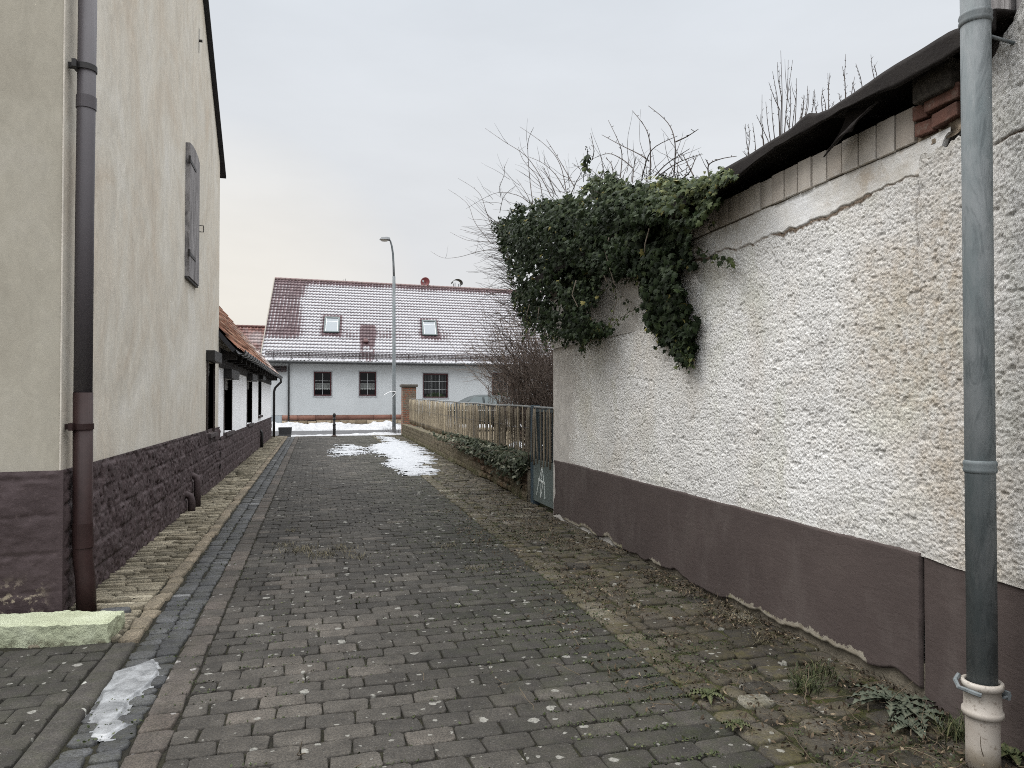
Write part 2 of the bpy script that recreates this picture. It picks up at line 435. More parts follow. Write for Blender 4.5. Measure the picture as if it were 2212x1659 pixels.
# concrete kerb and drive pavers at the near left
it = []; y = 5.2
while y > -2.4:
    L = 1.0; it.append((-1.195, y-L/2, .068, L/2-.003, RND.gauss(0, .002), .014, U(.2, .8), .3)); y -= L
tag(stones('concrete_kerb', it, M['kerb_dark'], .012, .03, .02, 0, .0015), kind='structure')
it = []; y = 5.24; row = 0
while y > -2:
    rh = U(.16, .17); x = -1.27
    L = .11 if row % 2 else .21
    while x > -4.1:
        it.append((x-L/2, y-rh/2, L/2-.003, rh/2-.003, RND.gauss(0, .008), .006+RND.gauss(0, .002), min(1, max(0, RND.gauss(.36, .15))), .35)); x -= L; L = U(.2, .22)
    y -= rh; row += 1
tag(stones('drive_paving', it, M['paver']), kind='structure')
# mossy strip of uneven setts along the right wall
it = []; y = -2.4
while y < 32.8:
    L = U(.15, .21); xe = right_edge(y)
    it.append((xe+.105+RND.gauss(0, .006), y+L/2, .098, L/2-.006, RND.gauss(0, .03), .003+RND.gauss(0, .005), min(1, max(0, RND.gauss(.62, .22))), .9)); y += L
y = -2.4; row = 0
while y < 32.8:
    rh = U(.155, .175); x = right_edge(y)+.21; wall = (3.17 if y < 10.8 else 3.25+(y-10.8)*.031)
    first = True
    while x < wall:
        L = U(.18, .235)*(U(.4, .8) if first else 1); first = False
        it.append((x+L/2, y+rh/2+RND.gauss(0, .006), L/2-.005, rh/2-.005, RND.gauss(0, .03), .002+RND.gauss(0, .006)+.03*max(0, (x-2.2)/.9)*0, min(1, max(0, RND.gauss(.4, .22))), float(np.clip(.55+RND.gauss(0, .25), 0, 1))))
        x += L
    y += rh; row += 1
tag(stones('right_pavement', it, M['paver_edge'], .03, .013, .011, .002, .006), kind='structure')

# ------------------------------------------------------------------ snow lying on the lane
def poly_world(pts, z=0.0):
    return np.array([[*onZ(px, py, z)[:2]] for px, py in pts])
def inside_dist(px, py, poly):
    """signed distance, positive inside"""
    d = np.full(px.shape, 1e9); ins = np.zeros(px.shape, bool)
    n = len(poly)
    for i in range(n):
        x0, y0 = poly[i]; x1, y1 = poly[(i+1) % n]
        dx, dy = x1-x0, y1-y0
        t = np.clip(((px-x0)*dx+(py-y0)*dy)/(dx*dx+dy*dy+1e-12), 0, 1)
        d = np.minimum(d, np.hypot(px-x0-t*dx, py-y0-t*dy))
        c = ((y0 > py) != (y1 > py)) & (px < (x1-x0)*(py-y0)/(y1-y0+1e-12)+x0)
        ins ^= c
    return np.where(ins, d, -d)
def snow_patch(name, pts, mat, hgt, step, nx, ny, amp, seed, base=.004, grow=0.0, minw=0.0, tops=None, kind='stuff'):
    poly = poly_world(pts)
    xs = np.arange(poly[:, 0].min()-.5, poly[:, 0].max()+.5, step); ys = np.arange(poly[:, 1].min()-.5, poly[:, 1].max()+.5, step)
    X, Y = np.meshgrid(xs, ys, indexing='ij')
    d = inside_dist(X, Y, poly)+grow+amp*(fbm(X*nx, Y*ny, 0, 5, seed)-.5)*2
    Z = base-.02+np.clip(sstep(0, hgt*3.2, d), 0, 1)*(hgt+.018)*(.65+.5*fbm(X*7, Y*7, 0, 4, seed+3))
    msk = (d[:-1, :-1] > -.02) & (d[1:, 1:] > -.02)
    return grid(name, np.stack([X, Y, Z], -1), mat, mask=msk)
def c7(x, y): return ((900+x/2.765)/1.736, (1550+y/2.765)/1.736)
P1 = [c7(*p) for p in ((1440, 238), (1560, 248), (1900, 370), (1990, 460), (2020, 520), (1960, 545), (2020, 640), (1700, 650), (1560, 570), (1470, 450), (1330, 345), (1500, 300))]
tag(snow_patch('snow_patch', P1, M['snow'], .018, .018, 1.2, 7.5, .62, 3, .008, -.12),
    'large thin white snow patch thawing along the right half of the lane', 'snow', 'snow patches on the ground', 'stuff')
P2 = [c7(*p) for p in ((690, 395), (1000, 300), (1400, 330), (1500, 430), (1380, 445), (1000, 470), (850, 500))]
tag(snow_patch('snow_patch', P2, M['snow'], .014, .02, 1.6, 6.5, 1.15, 21, .008, -.74),
    'scattered small flecks of snow in the middle of the lane', 'snow', 'snow patches on the ground', 'stuff')
P3 = [((c[0]/2.011)/1.736, (2200+c[1]/2.011)/1.736) for c in ((840, 650), (1000, 600), (1170, 530), (1205, 640), (1130, 740), (985, 850), (960, 920), (890, 990), (970, 1025), (830, 1130), (650, 1135), (720, 1010), (660, 985), (760, 830))]
tag(snow_patch('ice_patch', P3, M['ice'], .007, .008, 5, 5, .022, 8, .004),
    'greyish melting ice patch in the slag gutter at near left', 'ice', None, 'stuff')
def bank(name, x0, x1, yf, hgt, wid, seed, label):
    xs = np.arange(x0, x1, .05); t = np.linspace(0, 1, 44)
    X, T = np.meshgrid(xs, t, indexing='ij')
    Y = yf(X)+(T-.5)*wid*(.75+.5*fbm(X*.9, 0*X, 0, 3, seed+9))
    prof = np.clip(np.sin(np.pi*T), 0, 1)**.7
    Z = prof*hgt*(.25+1.1*fbm(X*2.2, Y*2.2, 0, 5, seed))*(.4+1.1*vn(X*.8, 0*X, 0, seed+4))-.03
    Z = Z+.05*(fbm(X*9, Y*9, 0, 3, seed+1)-.5)*prof
    return tag(grid(name, np.stack([X, Y, Z], -1), M['dirty_snow']), label, 'snow', 'snow banks along the street', 'stuff')
bank('snow_bank', -5, 16, lambda X: 40.55+.03*X, .34, 2.6, 31, 'ploughed lumpy snow bank at the foot of the grey house')
bank('snow_bank', -1.0, 9, lambda X: 33.15+.03*X, .13, 1.1, 57, 'low thin snow bank at the end of the lane on the near street edge')
# ------------------------------------------------------------------ shared building materials
def plaster(name, a, b, d, streak=.5, bump=.35):
    m = MT(name)
    c = m.ramp(m.noise(.75, 7, .68, None, .8), [(.3, a), (.52, b), (.72, d)])
    st = m.noise(2.6, 6, .7, m.map((1, 1, .42)), 1.6)
    c = m.mix(streak, c, m.mix(1.0, c, m.ramp(st, [(.3, .83), (.5, 1.0), (.7, 1.15)]), 'MULTIPLY'))
    tr = m.noise(10, 5, .65, m.map((1, 1, .45), rot=(.3, 0, 0)), 1.8)
    c = m.mix(.5, c, m.mix(1.0, c, m.ramp(tr, [(.35, .9), (.65, 1.1)]), 'MULTIPLY'))
    nb = m.bump(tr, bump, .012); nb = m.bump(m.noise(170, 3, .6), .35, .003, nb)
    return m.fin(c, .92, nb, 0, .15)
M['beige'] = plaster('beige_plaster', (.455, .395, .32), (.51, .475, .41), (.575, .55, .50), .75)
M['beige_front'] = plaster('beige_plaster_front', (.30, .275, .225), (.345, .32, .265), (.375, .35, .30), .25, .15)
m = MT('purple_brown_paint')
c = m.ramp(m.noise(2.2, 6, .65), [(.3, (.036, .024, .024)), (.55, (.058, .041, .042)), (.75, (.086, .063, .064))])
c = m.mix(m.ramp(m.noise(28, 4, .7), [(.55, 0), (.75, .5)]), c, (.115, .085, .085))
fl = m.attr('flake')
c = m.mix(m.math('MULTIPLY', fl, m.ramp(m.noise(7, 5, .7), [(.5, 0), (.56, 1)])), c, (.32, .27, .2))
M['purple'] = m.fin(c, .72, m.bump(m.noise(60, 5, .7), .6, .006), 0, .3)
M['dark_roof'] = simple('dark_roof_edge', (.028, .028, .032), .8)
M['grey_wood'] = None
m = MT('weathered_grey_wood')
gr = m.noise(6, 5, .7, m.map((1, 9, .35)), .5)
c = m.ramp(gr, [(.34, (.05, .046, .047)), (.48, (.20, .19, .19)), (.68, (.38, .365, .365))])
M['grey_wood'] = m.fin(c, .9, m.bump(gr, .9, .012), 0, .1)
M['iron'] = simple('dark_iron', (.022, .02, .02), .55, .3)
M['pipe_mauve'] = simple('mauve_grey_pipe', (.062, .055, .060), .5, .1, 2, .1, 30, .002, 0, .4)
M['pipe_brown'] = simple('brown_pipe', (.026, .014, .013), .5, .3, 3, .1, 30, .002, 0, .2)
M['black'] = simple('black_paint', (.016, .015, .015), .5, .3)
M['dark_glass'] = MT('dark_glass').fin((.006, .006, .008), .06, None, 0, .5)
M['shutter_slats'] = simple('grey_slats', (.17, .165, .155), .6)
M['dark_frame'] = simple('dark_brown_frame', (.030, .022, .019), .5)
M['white_rough'] = None

def masonry(A, Bz, bw, bh, seed, joint=.016):
    """height field of coursed rubble blocks: 0 in joints, 1 on faces, and a per-block random"""
    row = np.floor(Bz/bh+.25*(fbm(A*.5, Bz*.5, 0, 2, seed)-.5)); fz = Bz/bh+.25*(fbm(A*.5, Bz*.5, 0, 2, seed)-.5)-row
    wv = .12*(fbm(A*3, Bz*3, 0, 3, seed+2)-.5)
    u = A/bw+_h(row.astype(np.int64), 3, 1, seed)*7.3+.5*np.floor(_h(row.astype(np.int64), 9, 2, seed)*2)+wv*.6
    ci = np.floor(u); fu = u-ci
    e = np.minimum(np.minimum(fu, 1-fu)*bw, np.minimum(fz, 1-fz)*bh)
    rnd = _h(ci.astype(np.int64), row.astype(np.int64), 5, seed)
    return sstep(0, joint*2, e+.012*(fbm(A*14, Bz*14, 0, 3, seed+5)-.5)), rnd

# ------------------------------------------------------------------ beige house on the left
XL = -1.785
cy0 = onX(134, 1016, XL).y; cy1 = onX(474.5, 700, XL).y
H = thing('beige_house', 'tall beige plastered house with purple brown stone plinth at the left', 'house', (XL, cy0, 0))
zp = 1.085
eave = onX(480, 360, XL).z; ze2 = onX(440, 0, XL); pit = (ze2.z-eave)/(cy1-ze2.y)
ym = (cy0+cy1)/2; zr = eave+(cy1-ym)*pit
wy0, wy1 = onX(447.5, 850, XL).y, onX(462, 850, XL).y
wz0, wz1 = 1.02, onX(455, 783, XL).z
b = MB()
wall_panel(b, (XL-.012, 0, 0), (0, 1, 0), (0, 0, 1), (1, 0, 0), (cy0, cy1, zp-.01, eave), [(wy0, wy1, wz0, wz1)], .24)
b.add([(XL-.012, cy0, eave), (XL-.012, cy1, eave), (XL-.012, ym, zr)], [(0, 1, 2)])
b.add([(XL-.012, cy1, 0), (XL-.012, cy1, eave), (XL-9, cy1, eave), (XL-9, cy1, 0)], [(0, 1, 2, 3)])
b.add([(XL-9, cy1, 0), (XL-9, cy1, eave), (XL-9, ym, zr), (XL-9, cy0, eave), (XL-9, cy0, 0)], [(0, 1, 2, 3, 4)])
b.build('wall', M['beige'], H)
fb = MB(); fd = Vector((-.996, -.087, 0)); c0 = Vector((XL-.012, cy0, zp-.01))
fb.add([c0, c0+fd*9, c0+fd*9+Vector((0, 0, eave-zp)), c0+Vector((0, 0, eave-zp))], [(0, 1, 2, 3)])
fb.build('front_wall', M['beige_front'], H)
sb = MB(); sb.tube([(XL-.012, cy0-.003, zp), (XL-.012, cy0-.003, eave)], .006, 6); sb.build('corner_bead', simple('corner_bead', (.5, .46, .4), .8), H)
# plinth: side face and front face as painted rubble
ys = np.arange(cy0-.012, cy1+.001, .012); zs = np.linspace(-.05, zp, 110)
Y, Z = np.meshgrid(ys, zs, indexing='ij')
h, rn = masonry(Y, Z+.03, .46, .215, 71)
rough = fbm(Y*11, Z*11, 0, 5, 77, .6)-.5; pit_ = np.clip(fbm(Y*22, Z*16, 0, 3, 80)-.56, 0, 1)
Dp = .009*h+.016*(rn-.5)*h+.040*rough-.10*pit_
Dp = Dp*sstep(0, .03, zp-Z)*sstep(-.012, .07, Y-cy0)
inner = (Y > wy0-.05) & (Y < wy1+.05) & (Z > wz0-.02)
Dp = np.where(inner, -.03, Dp)
grid('plinth', np.stack([XL+.012+Dp, Y, Z], -1), M['purple'], H, True, {'flake': np.zeros_like(Y)}, flip=True)
ss = np.arange(0, 3.2, .014); S_, Z = np.meshgrid(ss, zs, indexing='ij')
h, rn = masonry(S_, Z+.08, .6, .27, 91)
D2 = .006*h+.026*(fbm(S_*9, Z*9, 0, 5, 97, .55)-.5); D2 = D2*sstep(0, .03, zp-Z)*sstep(0, .08, S_)
base = np.array([XL+.012, cy0, 0])[None, None]+S_[..., None]*np.array(fd)[None, None]
P = base+D2[..., None]*np.array((.087, -.996, 0))+np.stack([0*Z, 0*Z, Z], -1)-np.array((0, .012, 0))
flake = np.clip(1.15*sstep(.36, .10, Z)*sstep(.24, .10, np.abs(S_-.30)), 0, 1)
grid('plinth', P, M['purple'], H, True, {'flake': flake})
lb = MB(); lb.box(XL-.3, XL+.005, cy0-.012, cy0+.3, zp-.012, zp-.002); lb.build('plinth_ledge', M['purple'], H)
# roof slabs, dark verge
rb = MB(); th = .05
for (ya, yb) in ((cy1+.28, ym), (cy0-.28, ym)):
    za = eave-.28*pit+.02; zb = zr+.02
    q = [(XL+.07, ya, za), (XL+.07, yb, zb), (XL-9.2, yb, zb), (XL-9.2, ya, za)]
    q2 = [(x, y, z+th) for x, y, z in q]
    rb.add(q+q2, [(0, 1, 2, 3), (4, 7, 6, 5), (0, 4, 5, 1), (1, 5, 6, 2), (2, 6, 7, 3), (3, 7, 4, 0)])
rb.build('roof', M['dark_roof'], H)
# plank shutter
s0, s1 = onX(402, 450, XL).y, onX(424.5, 450, XL).y
sz0, sz1 = onX(403, 598, XL).z, onX(401, 303, XL).z
sh = MB(); npk = 6; pw = (s1-s0)/npk
for k in range(npk):
    ya, yb = s0+k*pw+.003, s0+(k+1)*pw-.003
    top = lambda y: sz1+.05*math.sin(math.pi*min(1, max(0, (y-s0)/(s1-s0))))
    x0, x1 = XL-.01, XL+.045+U(-.004, .004)
    sh.add([(x0, ya, sz0), (x1, ya, sz0), (x1, yb, sz0), (x0, yb, sz0), (x0, ya, top(ya)), (x1, ya, top(ya)), (x1, yb, top(yb)), (x0, yb, top(yb))],
           [(0, 3, 2, 1), (4, 5, 6, 7), (0, 1, 5, 4), (1, 2, 6, 5), (2, 3, 7, 6), (3, 0, 4, 7)])
shut = sh.build('shutter', M['grey_wood'], H)
for z in (onX(403, 345, XL).z, onX(402, 547, XL).z):
    hb = MB(); hb.box(XL+.046, XL+.056, s0-.03, s0+.52, z-.025, z+.025); hb.tube([(XL+.05, s0-.03, z-.05), (XL+.05, s0-.03, z+.05)], .017, 8)
    hb.build('hinge', M['iron'], shut)
fbx = MB(); fbx.box(XL-.01, XL+.03, s0-.02, s1+.02, sz0-.03, sz0-.003); fbx.build('sill', M['iron'], shut)
p = onX(431, 494, XL)
lb = MB(); lb.tube([(XL-.01, p.y, p.z+.05), (XL+.06, p.y, p.z+.05), (XL+.06, p.y, p.z-.05), (XL-.01, p.y, p.z-.05)], .008, 6); lb.build('wall_hook', M['iron'], H)
p0, p1 = onX(431.5, 62, XL), onX(432, 117, XL)
ab = MB(); ab.box(XL-.012, XL-.006, p0.y-.01, p0.y+.012, p1.z, p0.z); ab.tube([(XL-.01, p0.y, (p0.z+p1.z)/2), (XL+.04, p0.y, (p0.z+p1.z)/2)], .022, 8); ab.build('wall_anchor', M['iron'], H)

def shutter_window(parent, X, y0, y1, z0, z1, out=.13, sillmat=None, boxmat=None):
    """dark framed window deep in the wall, with a roller shutter box and a stone sill"""
    f = MB(); d = X-.13
    f.box(d-.05, d, y0, y0+.06, z0, z1); f.box(d-.05, d, y1-.06, y1, z0, z1)
    f.box(d-.05, d, y0+.06, y1-.06, z0, z0+.06); f.box(d-.05, d, y0+.06, y1-.06, z1-.06, z1)
    f.box(d-.04, d-.005, (y0+y1)/2-.03, (y0+y1)/2+.03, z0+.06, z1-.06)
    for yy in (y0-.03, y1+.0):
        f.box(X-.2, X+.018, yy, yy+.03, z0-.01, z1+.02)
    wdw = f.build('window', M['dark_frame'], parent)
    g = MB(); g.box(d-.03, d-.022, y0+.05, y1-.05, z0+.05, z1-.05); g.build('pane', M['dark_glass'], wdw)
    sl = MB(); n = 5
    for k in range(n): sl.box(d+.03, d+.05+.008*(k % 2), y0+.005, y1-.005, z1-.045*(k+1), z1-.045*k-.004)
    sl.build('roller_shutter', M['shutter_slats'], wdw)
    bx = MB(); bx.box(X-.04, X+out, y0-.07, y1+.07, z1+.005, z1+.19); bx.build('shutter_box', M['black'], wdw, bevel=.008)
    s = MB(); s.box(X-.13, X+.075, y0-.06, y1+.06, z0-.075, z0-.003); s.build('sill', M['purple'] if False else simple('sill_stone', (.05, .038, .038), .7), wdw, bevel=.006)
    return wdw
shutter_window(H, XL, wy0, wy1, wz0, wz1)
# downpipe near the corner
pc = onZ(177, 1318, 0); px_, py_ = XL+.095, onX(177, 1100, XL+.095).y
zb = onX(177, 848, px_).z
pr = .063
dp = MB(); dp.tube([(px_, py_, zb-.02), (px_+.0, py_, 3.0), (px_+.012, py_, eave-.1)], pr, 24)
D = dp.build('downpipe', M['pipe_mauve'], H, True); D['label'] = 'mauve grey upper downpipe on the beige house corner'
lo = MB(); lo.tube([(px_+.045, py_-.02, -.03), (px_+.03, py_-.01, .25), (px_+.008, py_, .42), (px_, py_, zb)], pr+.004, 24); lo.build('lower_pipe', M['pipe_brown'], D, True)
z1_, z2_ = onX(177, 1130, px_).z, onX(177, 1182, px_).z
sv = MB(); sv.tube([(px_+.012, py_-.003, z2_), (px_+.004, py_, z1_)], pr+.008, 24); sv.build('sleeve', M['pipe_brown'], D)
z1_, z2_ = onX(182, 205, px_).z, onX(182, 232, px_).z
sv = MB(); sv.tube([(px_+.003, py_, z2_), (px_+.004, py_, z1_)], pr+.006, 24); sv.build('sleeve', M['pipe_mauve'], D)
for yy, mt in ((140, M['iron']), (921, M['pipe_brown'])):
    z = onX(180, yy, px_).z
    bk = MB(); bk.tube([(px_, py_, z-.022), (px_, py_, z+.022)], pr+.012, 24); bk.box(XL-.02, px_-.04, py_-.05, py_-.02, z-.02, z+.02)
    bk.box(px_-.07, px_-.04, py_-.10, py_-.02, z-.028, z+.028); bk.build('bracket', mt, D)
# two small painted vent pipes at the foot of the wall
for yy, hh, rr in ((onX(424, 1060, XL+.08).y, .50, .048), (onX(413, 1080, XL+.08).y-.05, .28, .05)):
    v = MB(); r = rr
    v.tube([(XL-.03, yy, hh-.06), (XL+.03, yy, hh-.03), (XL+.075, yy, hh-.055), (XL+.095, yy, hh-.13), (XL+.095, yy, -.02)], r, 14); v.build('vent_pipe', M['purple'], H, True)

# ------------------------------------------------------------------ step and loose stone
m = MT('pale_green_paint')
c = m.ramp(m.noise(4, 6, .6), [(.3, (.30, .32, .215)), (.55, (.40, .425, .30)), (.75, (.46, .485, .365))])
c = m.mix(m.ramp(m.noise(35, 4, .7), [(.56, 0), (.70, .55)]), c, (.22, .22, .15))
hz = m.n('ShaderNodeSeparateXYZ', {0: m.obj}).outputs[2]
c = m.mix(m.math('MULTIPLY', m.ramp(hz, [(.01, .9), (.05, 0)]), m.ramp(m.noise(14, 5, .7), [(.4, 0), (.6, 1)])), c, (.10, .09, .06))
M['step'] = m.fin(c, .8, m.bump(m.noise(42, 6, .75), 1.0, .016), 0, .12)
me = MB()
f0 = Vector((-1.30, 5.22, 0)); ax = Vector((-.975, .215, 0)); ay = Vector((.06, .998, 0))
n1, n2, n3 = 90, 24, 12
def stepface(fn, a, b):
    A, B_ = np.meshgrid(np.linspace(0, 1, a), np.linspace(0, 1, b), indexing='ij'); return fn(A, B_)
faces = []
def spt(u, v, wz):
    L, Dp_, Hh = 1.9, .33, .122
    e = .012
    P = np.array(f0)+u[..., None]*L*np.array(ax)+v[..., None]*Dp_*np.array(ay)+np.stack([0*u, 0*u, wz*Hh-.02*(wz < .01)], -1)
    d = (np.stack([fbm(P[..., 0]*13, P[..., 1]*13, P[..., 2]*13, 5, s, .6) for s in (101, 102, 103)], -1)-.5)*.034
    lump = (fbm(P[..., 0]*4, P[..., 1]*4, 0, 3, 107)-.5)*.03*wz
    P = P+d; P[..., 2] += lump-.028*wz*np.clip(u-.3, 0, .4)*0; return P
V = []; F = []
def addg(P, flip=False):
    o = sum(len(v) for v in V); n, m_ = P.shape[:2]; idx = np.arange(n*m_).reshape(n, m_)+o
    q = np.stack([idx[:-1, :-1], idx[1:, :-1], idx[1:, 1:], idx[:-1, 1:]], -1).reshape(-1, 4)
    V.append(P.reshape(-1, 3)); F.append(q[:, ::-1] if flip else q)
A, B_ = np.meshgrid(np.linspace(0, 1, 140), np.linspace(0, 1, 26), indexing='ij'); addg(spt(A, B_, 0*A+1), True)
A, B_ = np.meshgrid(np.linspace(0, 1, 140), np.linspace(0, 1, 12), indexing='ij'); addg(spt(A, 0*A, B_), True); addg(spt(A, 0*A+1, B_))
A, B_ = np.meshgrid(np.linspace(0, 1, 26), np.linspace(0, 1, 12), indexing='ij'); addg(spt(0*A, A, B_)); addg(spt(0*A+1, A, B_), True)
st = npmesh('stone_step', np.concatenate(V), np.concatenate(F), M['step'], None, True)
wmod = None
tag(st, 'rough stone doorstep painted pale green at the foot of the beige house', 'step')
lp = onZ(250, 1318, .02)
it = [(lp.x, lp.y, .1, .055, .1, .035, .55, .1)]
tag(stones('loose_stone', it, M['slag'], .03, .02, .02, .004, .008, .05), 'loose blue grey stone block lying behind the pale green doorstep', 'stone')

# ------------------------------------------------------------------ white cottage with low eaves
m = MT('white_roughcast_cottage')
c = m.ramp(m.noise(3, 6, .6), [(.3, (.80, .80, .80)), (.6, (.88, .88, .885))])
M['cot_white'] = m.fin(c, .9, m.bump(m.noise(38, 4, .7), .7, .014), 0, .1)
XC = -1.80; ce = onX(584.7, 900, XC).y; cs = cy1+.004
C = thing('white_cottage', 'low white cottage with black window frames and orange tiled roof', 'cottage', (XC, cs, 0))
zpc, zeav = .87, 2.42
W = []
for a, b_, top, bot in ((483.5, 500, 816, 937), (533, 543.5, 821, 918), (558, 563.5, 819, 899)):
    W.append((onX(a, 850, XC).y, onX(b_, 850, XC).y, onX(a, bot, XC).z+.02, onX(a, top, XC).z-.01))
b = MB()
wall_panel(b, (XC, 0, 0), (0, 1, 0), (0, 0, 1), (1, 0, 0), (cs, ce, zpc, zeav), [w_ for w_ in W], .24)
b.add([(XC, ce, -.05), (XC, ce, zeav), (XC-3.6, ce, zeav+4.3), (XC-7.2, ce, zeav), (XC-7.2, ce, -.05)], [(0, 1, 2, 3, 4)])
b.build('wall', M['cot_white'], C)
ys = np.arange(cs, ce+.001, .03); zs = np.linspace(-.05, zpc, 60)
Y, Z = np.meshgrid(ys, zs, indexing='ij')
h, rn = masonry(Y, Z, .4, .2, 171)
Dp = .009*h+.05*(fbm(Y*9, Z*9, 0, 5, 177, .6)-.5)-.10*np.clip(fbm(Y*16, Z*12, 0, 3, 180)-.55, 0, 1)
for w_ in W: Dp = np.where((Y > w_[0]-.06) & (Y < w_[1]+.06) & (Z > w_[2]-.02), -.03, Dp)
grid('plinth', np.stack([XC+.035+Dp, Y, Z], -1), M['purple'], C, True, {'flake': np.zeros_like(Y)}, flip=True)
bb = MB(); bb.box(XC-.1, XC+.03, cs, ce, zpc-.01, zpc+.004); bb.build('plinth_ledge', M['purple'], C)
for w_ in W: shutter_window(C, XC, *w_, out=.16)
bm_ = MB(); bm_.box(XC-.06, XC+.03, cs, ce-.05, 2.24, 2.62); M['dark_timber'] = simple('dark_timber', (.022, .019, .018), .8, .4, 8, .6, 40, .006); bm_.build('wall_plate', M['dark_timber'], C)
yy = cs+.25
while yy < ce-.2:
    bm_ = MB(); bm_.box(XC-.1, XC+.30, yy, yy+.14, 2.40, 2.56); yy += 1.05; bm_.build('rafter_end', M['dark_timber'], C)

def tile_roof(name, org, u, v, n, W_, L_, tw, th, amp, lift, mat, parent, attrfn, sag=0.0, wob=0.0, seed=1, ppt=8):
    org, u, v, n = [np.array(x, float) for x in (org, u, v, n)]
    nc = int(round(W_/tw)); nr = int(round(L_/th)); tw = W_/nc; th = L_/nr
    us = np.linspace(0, W_, nc*ppt+1)
    vs = np.stack([np.arange(nr)*th, (np.arange(nr)+.5)*th, (np.arange(nr)+1)*th-.002], 1).ravel()
    vf = np.tile([0, .5, 1.0], nr)
    rows = np.repeat(np.arange(nr), 3)
    Ug, Vg = np.meshgrid(us, vs, indexing='ij')
    fu = (Ug/tw) % 1.0; fu[-1] = 1.0
    roll = np.where(fu > .58, np.sin((fu-.58)/.42*np.pi), -.28*np.sin(fu/.58*np.pi))
    Hh = amp*roll+lift*(1-vf)[None, :]
    ci = np.floor(Ug/tw-1e-6).astype(np.int64); ri = np.broadcast_to(rows[None, :], ci.shape)
    rnd = _h(ci, ri, 1, seed)
    Hh = Hh+(rnd-.5)*.006+wob*(fbm(Ug*.7, Vg*.9, 0, 3, seed+5)-.5)
    Hh = Hh-sag*np.sin(np.pi*Ug/W_)*np.sin(np.pi*np.clip(Vg/L_, 0, 1))
    dv = (rnd-.5)*.012+wob*.5*(vn(Ug*1.1, ri*.9, 0, seed+8)-.5)
    P = org+Ug[..., None]*u+(Vg+dv)[..., None]*v+Hh[..., None]*n
    attrs = attrfn(Ug, Vg, fu, vf[None, :]+0*Ug, rnd, ci, ri, roll)
    return grid(name, P, mat, parent, False, attrs)
m = MT('old_orange_tiles')
t = m.attr('tone')
c = m.ramp(t, [(0, (.08, .036, .026)), (.4, (.16, .070, .044)), (.75, (.23, .105, .065)), (1, (.22, .15, .105))])
c = m.mix(m.ramp(m.noise(7, 6, .7), [(.48, 0), (.68, .7)]), c, (.11, .08, .06))
c = m.mix(m.math('MULTIPLY', m.attr('frost'), m.ramp(m.noise(14, 5, .7), [(.4, 0), (.6, .85)])), c, (.62, .6, .58))
M['old_tile'] = m.fin(c, .85, m.bump(m.noise(40, 4), .4, .01), 0, .2)
ev = onX(605, 813.6, XC+.36)
sl_ = Vector((-1, 0, 1.19)).normalized(); nn = Vector((1.19, 0, 1)).normalized()
e0 = Vector((XC+.34, cs-.05, 2.60))
Lr = 5.6
tile_roof('roof', e0, (0, 1, 0), sl_, nn, ce-cs+.35, Lr, .235, .33, .03, .035, M['old_tile'], C,
          lambda Ug, Vg, fu, vf, rnd, ci, ri, roll: {'tone': np.clip(.2+.75*rnd+.35*(fbm(Ug*.6, Vg*.6, 0, 3, 7)-.5), 0, 1), 'frost': sstep(9, 16, Ug)*sstep(3.2, .5, Vg)}, .06, .07, 5)
rb = MB()
q = [e0-nn*.03, e0+Vector((0, ce-cs+.35, 0))-nn*.03, e0+Vector((0, ce-cs+.35, 0))+sl_*Lr-nn*.03, e0+sl_*Lr-nn*.03]
q = q+[p-nn*.08 for p in q]
rb.add(q, [(0, 1, 2, 3), (4, 7, 6, 5), (0, 4, 5, 1), (1, 5, 6, 2), (2, 6, 7, 3), (3, 7, 4, 0)])
top = e0+sl_*Lr
q = [top+Vector((0, 0, .02)), top+Vector((0, ce-cs+.35, .02)), top+Vector((-4, ce-cs+.35, -4.6)), top+Vector((-4, 0, -4.6))]
rb.add(q, [(0, 1, 2, 3)])
rb.build('roof_boards', M['dark_roof'], C)
# half-round gutter with brackets and snow-cloudy joints, and the swan-neck downpipe at the far corner
M['gutter'] = simple('gutter_metal', (.07, .072, .074), .35, .3, 3, .2, 20, .003, .6, .5)
gx, gz = XC+.40, 2.55
na = 10; ysg = np.arange(cs-.02, ce+.36, .3)
A, Yg = np.meshgrid(np.linspace(math.pi*.98, math.pi*2.02, na), ysg, indexing='ij')
gut = grid('gutter', np.stack([gx+.075*np.cos(A), Yg, gz+.02+.075*np.sin(A)], -1), M['gutter'], C)
gut.modifiers.new('solid', 'SOLIDIFY').thickness = .006
yy = cs+.1; 
while yy < ce+.3:
    gbk = MB(); gbk.tube([(gx+.082*math.cos(a), yy, gz+.02+.082*math.sin(a)) for a in np.linspace(math.pi*.95, math.pi*2.05, 10)], .012, 5); yy += .62; gbk.build('gutter_bracket', M['black'], gut)
gy = ce+.22
dpb = MB(); dpb.tube([(gx, gy, gz-.05), (gx, gy, gz-.18), (XC+.28, gy-.02, gz-.30), (XC+.16, gy-.03, gz-.44), (XC+.12, gy-.03, gz-.6), (XC+.12, gy-.03, -.03)], [.05, .05, .05, .05, .052, .055], 14)
dpb.build('downpipe', M['black'], C, True)
sp = onX(567, 940, XC+.12)
vb = MB(); vb.tube([(XC-.02, sp.y, .55), (XC+.06, sp.y, .57), (XC+.1, sp.y, .5), (XC+.1, sp.y, -.02)], .05, 12); vb.build('standpipe', M['black'], C, True)
